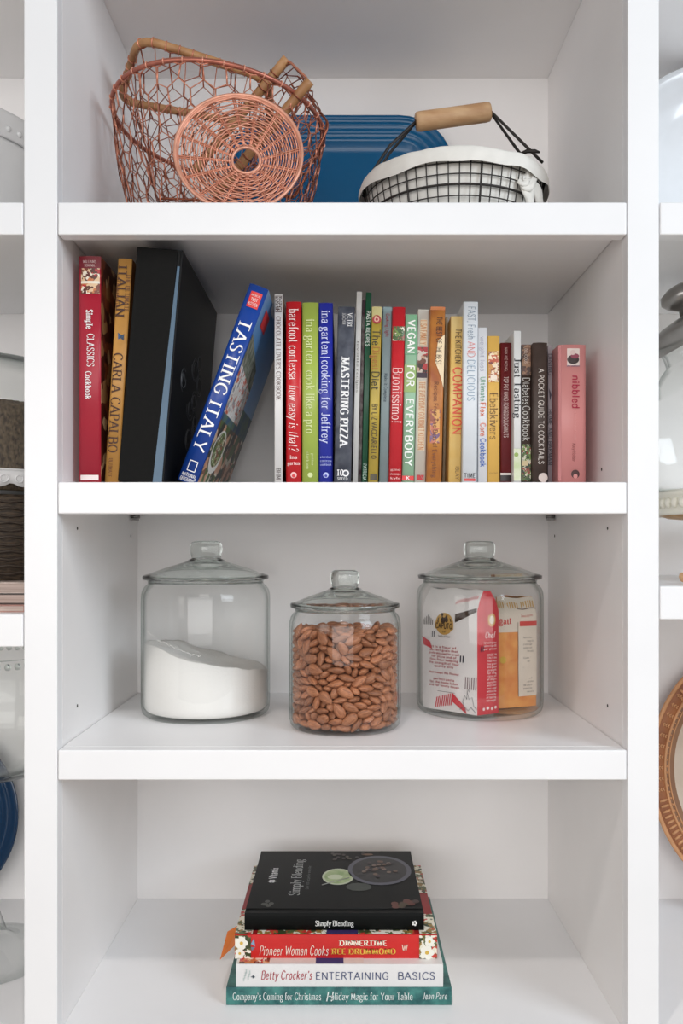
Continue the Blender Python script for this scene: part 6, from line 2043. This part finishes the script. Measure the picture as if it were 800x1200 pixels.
# plate with scalloped lace rim
o = thing('lace_plate', 'white plate with scalloped pierced rim on the dark woven basket in the left bay', 'plate', (bx, by, zt))
R1 = .1275
h0 = EYE + z_at(546, .07) - zt
mb = MB().lathe([(0, 0), (.07, 0), (.075, .002), (R1 - .012, h0 - .006), (R1 - .002, h0), (R1, h0 - .001), (R1 - .002, h0 - .005), (R1 - .014, h0 - .010), (.07, .006), (0, .006)], CER, 72)
mb.build('dish', o)
mb = MB()
n = 144
vs, fs = [], []
for k in range(n):
    a = 2 * PI * k / n
    sc = abs(math.sin(a * 14))
    for r, zz in ((R1 - .001, h0 - .001), (R1 + .0015, h0 - .006), (R1 + .001, h0 - .018 - .006 * sc), (R1 - .002, h0 - .018 - .006 * sc), (R1 - .003, h0 - .006)):
        vs.append((r * math.cos(a), r * math.sin(a), zz))
for k in range(n):
    for q in range(5):
        fs.append((k * 5 + q, ((k + 1) % n) * 5 + q, ((k + 1) % n) * 5 + (q + 1) % 5, k * 5 + (q + 1) % 5))
mb.add(vs, fs, CER, True)
for k in range(42):
    a = 2 * PI * (k + .5) / 42
    c = Vector(((R1 + .0015) * math.cos(a), (R1 + .0015) * math.sin(a), h0 - .0135))
    u = Vector((-math.sin(a), math.cos(a), 0))
    mb.tube([c + u * .0052 * math.cos(q * PI / 6) + Vector((0, 0, .0048 * math.sin(q * PI / 6))) for q in range(12)], .0011, CER, 5, True)
mb.build('lace_rim', o)

# dark woven dome on the plate
zp = zt + h0
Rw2 = .108
hd = EYE + z_at(462, .1) - (zt + .006)
o = thing('woven_cover', 'dark ribbed woven dome standing on the lace-edged white plate', 'food cover', (bx, by, zt + .006))
mb = MB()
n, m = 120, 18
vs, fs = [], []
for j in range(m + 1):
    t = j / m
    for k in range(n):
        a = 2 * PI * k / n
        r = Rw2 * (1 - .10 * t ** 2) if t < .8 else Rw2 * (1 - .10 * t ** 2) * (1 - ((t - .8) / .2) ** 2 * .12)
        r += .0019 * (1 if k % 2 else -1)
        vs.append((r * math.cos(a + t * .25), r * math.sin(a + t * .25), hd * t))
for j in range(m):
    for k in range(n):
        fs.append((j * n + k, j * n + (k + 1) % n, (j + 1) * n + (k + 1) % n, (j + 1) * n + k))
fs.append(tuple(m * n + k for k in range(n)))
fs.append(tuple(range(n - 1, -1, -1)))
mb.add(vs, fs, mat((60, 50, 42), .45, rgb2=(120, 104, 84), scale=1, stretch=(260, 260, 160), bump=.4), True)
mb.build('woven_shell', o)
# glass bell over it
hg = EYE + z_at(411, .085) - zp
Rg = .1185
o = thing('glass_dome', 'clear glass bell dome over the dark woven dome in the left bay', 'glass dome', (bx, by, zp + .0003))
mb = MB().lathe([(Rg, 0), (Rg + .0025, .001), (Rg + .0025, .004), (Rg, .006), (Rg, hg * .86), (Rg - .004, hg * .95), (Rg - .012, hg), (Rg * .8, hg + .006), (.03, hg + .016), (.012, hg + .020), (0, hg + .021)], GLASS_STAND, 72)
mb.lathe([(0, hg + .018), (.03, hg + .0135), (Rg * .8, hg + .003), (Rg - .013, hg - .003), (Rg - .0065, hg * .94), (Rg - .0028, hg * .86), (Rg - .0028, 0), (Rg, 0)], GLASS_STAND, 72)
mb.build('bell', o)
mb = MB().lathe([(0, hg + .020), (.010, hg + .021), (.008, hg + .027), (.014, hg + .034), (.015, hg + .04), (.010, hg + .046), (0, hg + .047)], GLASS_LID, 32)
mb.build('knob', o)

# glass trifle bowl on a foot, on the bottom of the left bay
gx, gy = -.503, .195
o = thing('glass_bowl', 'clear footed glass bowl with a tall straight wall, on the bottom of the left bay', 'bowl', (gx, gy, BOT))
zr = z_at(776, .1) + .574
zbw = z_at(902, .13) + .574 - .012
Rr = .117
mb = MB().lathe([(Rr - .004, zr), (Rr, zr + .002), (Rr + .003, zr - .001), (Rr + .003, zr - .012), (Rr, zr - .015), (Rr, zbw + .06), (Rr - .002, zbw + .03), (Rr - .012, zbw + .008), (Rr - .03, zbw - .004), (.03, zbw - .016), (.014, zbw - .022),
                 (.014, zbw - .022)], GLASS_STAND, 72)
mb.lathe([(Rr - .004, zr), (Rr - .004, zbw + .05), (Rr - .010, zbw + .016), (Rr - .032, zbw + .002), (.03, zbw - .008), (0, zbw - .010)], GLASS_STAND, 72)
mb.build('bowl', o)
mb = MB()
for k in range(60):
    a = 2 * PI * k / 60
    mb.sphere(((Rr + .003) * math.cos(a), (Rr + .003) * math.sin(a), zr - .0065), .0045, GLASS_LID, 8, 5)
mb.build('beaded_rim', o)
MB().lathe([(0, zbw - .014), (.016, zbw - .020), (.011, zbw - .05), (.012, .10), (.02, .06), (.03, .03), (.05, .014), (.078, .008), (.094, .005), (.097, .002), (.094, 0), (.06, .002), (0, .006)], GLASS_STAND, 64).build('foot', o)

# dark blue plate behind it
DBL = mat((10, 46, 78), .16, var=.1, scale=6, coat=.4)


def standing_plate(name, label, cat, cx, cz, R, yb, lean, profile, mt, parts=None, loc_z=None):
    """round plate standing on its edge; profile of (r, y) with y towards the viewer negative"""
    o = thing(name, label, cat, (cx, yb, cz), (-lean, 0, 0))
    mb = MB()
    rot = Matrix.Rotation(PI / 2, 3, 'X')
    mb.lathe([(r, y) for r, y in profile], mt, 88, (0, 0, R), True, rot)
    mb.build('dish', o)
    return o


Rp = .1425
pr = [(0, 0), (Rp * .55, 0), (Rp * .60, .001), (Rp * .66, .005), (Rp * .70, .0058), (Rp * .72, .0048), (Rp * .77, .009), (Rp * .80, .0098), (Rp * .82, .0088), (Rp * .87, .013), (Rp * .90, .0138), (Rp * .92, .0128), (Rp * .97, .0165), (Rp, .0175),
      (Rp * 1.0, .0155), (Rp * .96, .0135), (Rp * .72, .002), (Rp * .6, -.004), (0, -.004)]
o = standing_plate('plate', 'dark blue round plate with ridged rim standing on edge behind the footed glass bowl', 'plate', X(-77, .37), BOT + .0005, Rp, .352, math.radians(6), pr, DBL)

# ------------------------------------------------------------------ things in the right bay
PLW = mat((226, 230, 234), .2, var=.01, coat=.5)
Rq = .178
pr = [(0, 0), (Rq * .60, 0), (Rq * .66, .003), (Rq * .72, .010), (Rq * .78, .0125), (Rq * .80, .0118), (Rq * .95, .020), (Rq * .965, .0222), (Rq * .99, .0218), (Rq, .0205), (Rq * .99, .0180), (Rq * .8, .008), (Rq * .7, -.003), (0, -.003)]
o = standing_plate('platter', 'large white round platter standing on edge on the top shelf of the right bay', 'platter', X(858, .3), S_TOP + .0005, Rq, .290, math.radians(10), pr, PLW)

# white cake stand with beaded rim on a wooden foot
SR = Z(687, 0)
sx, sy = X(893, .17), .17
zs = EYE + z_at(601, .08)
o = thing('cake_stand', 'cream cake stand with beaded rim and wooden underside, middle shelf of the right bay', 'cake stand', (sx, sy, SR))
CREAM = mat((232, 228, 214), .3, var=.02)
OAK = mat((186, 144, 86), .45, rgb2=(160, 118, 66), scale=20, stretch=(1, 6, 1))
hb = zs - SR
ht = EYE + z_at(570, .08) - SR
Rs = .142
MB().lathe([(0, ht - .004), (Rs - .008, ht - .004), (Rs - .002, ht), (Rs + .001, ht - .002), (Rs + .0015, ht - .007), (Rs - .001, ht - .010), (Rs - .001, hb + .006), (Rs + .001, hb + .003), (Rs, hb), (Rs - .008, hb), (Rs - .009, hb + .008), (0, hb + .008)], CREAM, 80).build('plate', o)
mb = MB()
for k in range(64):
    a = 2 * PI * k / 64
    mb.sphere(((Rs - .0005) * math.cos(a), (Rs - .0005) * math.sin(a), (ht + hb) / 2 - .001), .0056, CREAM, 10, 6, (1, 1, 1.25))
mb.build('bead_trim', o)
MB().lathe([(0, hb + .008), (Rs - .0095, hb + .008), (Rs - .0095, hb + .001), (Rs - .02, hb - .003), (.03, hb - .012), (.022, hb - .022), (.022, .030), (.04, .016), (.080, .010), (.086, .006), (.086, 0), (0, 0)], OAK, 64).build('wooden_foot', o)

# slanted glass storage jar with a metal lid, standing on it
jx, jy = .502, .172
jz = SR + ht - .004
o = thing('cookie_jar', 'round glass cookie jar with slanted mouth and grey metal lid, on the cream cake stand', 'jar', (jx, jy, jz + .0006))
Rj = .122
tilt = math.radians(-30)
mb = MB()
prf = [(0, 0), (.06, 0)] + [(p.x, p.y) for p in catmull([(.068, .0005, 0), (.080, .004, 0), (.098, .016, 0), (.114, .042, 0), (Rj, .078, 0), (.121, .105, 0), (.113, .14, 0), (.099, .168, 0), (.08, .192, 0)], 5)]
mb.lathe(prf, GLASS, 72)
mb.lathe([(r * .975, z + .002) for r, z in prf], GLASS, 72)
rotm = Matrix.Rotation(tilt, 3, 'Y')
ctr = Vector((-.014, 0, .222))
mb.lathe([(.092, -.055), (.086, -.04), (.072, -.028), (.060, -.022), (.058, -.012), (.058, -.002), (.060, 0), (.056, 0), (.054, -.010), (.056, -.022)], GLASS_STAND, 64, ctr, True, rotm)
mb.build('body', o)
MET = mat((150, 146, 142), .3, .85, var=.06)
mb = MB().lathe([(.064, -.004), (.066, -.002), (.066, .016), (.062, .021), (.04, .028), (.0, .032), (0, .029), (.04, .025), (.060, .018), (.062, .014), (.062, -.004), (.064, -.004)], MET, 64, ctr, True, rotm)
mb.build('metal_lid', o)
mb = MB().lathe([(0, .030), (.012, .031), (.010, .038), (.020, .046), (.026, .056), (.022, .066), (.010, .071), (0, .072)], MET, 32, ctr, True, rotm)
mb.build('lid_knob', o)

# small pale wooden egg-shaped foot beside it
o = thing('wooden_bowl', 'little pale wooden bowl at the edge of the right bay beneath the cake stand', 'bowl', (X(812, .05), .045, SR))
PW2 = mat((222, 178, 132), .45, rgb2=(200, 152, 106), scale=25, stretch=(1, 1, 5))
MB().lathe([(0, 0), (.010, 0), (.0165, .004), (.0185, .009), (.0175, .014), (.0155, .0145), (.0145, .010), (.010, .005), (0, .004)], PW2, 32).build('bowl', o)

# carved brown charger leaning on the back
Rc = .217
o = thing('charger_plate', 'large round carved brown wooden charger plate leaning on the back wall of the right bay', 'plate', (X(926, .33), .328, BOT + .0005), (-math.radians(7), 0, 0))
BR = mat((158, 98, 56), .5, rgb2=(122, 70, 38), scale=14, bump=.2)
BR2 = mat((196, 142, 98), .5, var=.1, scale=60)
PALE = mat((186, 166, 146), .45, rgb2=(206, 192, 176), scale=8)
rot = Matrix.Rotation(PI / 2, 3, 'X')
mb = MB()
mb.lathe([(0, .002), (Rc * .74, .002), (Rc * .80, .005)], PALE, 96, (0, 0, Rc), True, rot)
mb.lathe([(Rc * .80, .005), (Rc * .82, .0068), (Rc * .865, .010), (Rc * .87, .0095)], mat((150, 112, 82), .5, rgb2=(126, 88, 62), scale=12), 96, (0, 0, Rc), True, rot)
mb.lathe([(0, -.008), (Rc * .66, -.008), (Rc * .98, .010), (Rc, .0145)], BR, 96, (0, 0, Rc), True, rot)
mb.build('dish', o)
mb = MB()
mb.lathe([(Rc * .87, .0095), (Rc * .89, .013), (Rc * .955, .017), (Rc * .97, .0155)], BR, 96, (0, 0, Rc), True, rot)
mb.lathe([(Rc * .97, .0155), (Rc * .985, .019), (Rc, .0185), (Rc, .0145)], BR2, 96, (0, 0, Rc), True, rot)
mb.build('rim', o)
mb = MB()


def ch(r, a, y):
    return Vector((r * math.cos(a), -y, Rc + r * math.sin(a)))


for k in range(150):
    a = 2 * PI * k / 150
    if (k // 20) % 4 != 3:
        mb.tube([ch(Rc * .895, a, .0138), ch(Rc * .925, a, .0158), ch(Rc * .955, a, .0172)], [.0016, .0024, .0018], BR2, 5)
    elif k % 2 == 0:
        for rr, rz in ((.90, .0142), (.92, .0155), (.94, .0165)):
            mb.tube([ch(Rc * rr, a - .012, rz), ch(Rc * (rr + .012), a, rz + .0004), ch(Rc * rr, a + .012, rz)], .0014, BR2, 5)
mb.tube([ch(Rc * .88, 2 * PI * k / 96, .0120) for k in range(96)], .0022, BR2, 6, True)
mb.tube([ch(Rc * .845, 2 * PI * k / 96, .0092) for k in range(96)], .0012, BR2, 6, True)
for k in range(120):
    a = 2 * PI * k / 120
    mb.sphere(ch(Rc * .862, a, .0105), .0018, BR2, 6, 4)
mb.build('carving', o)
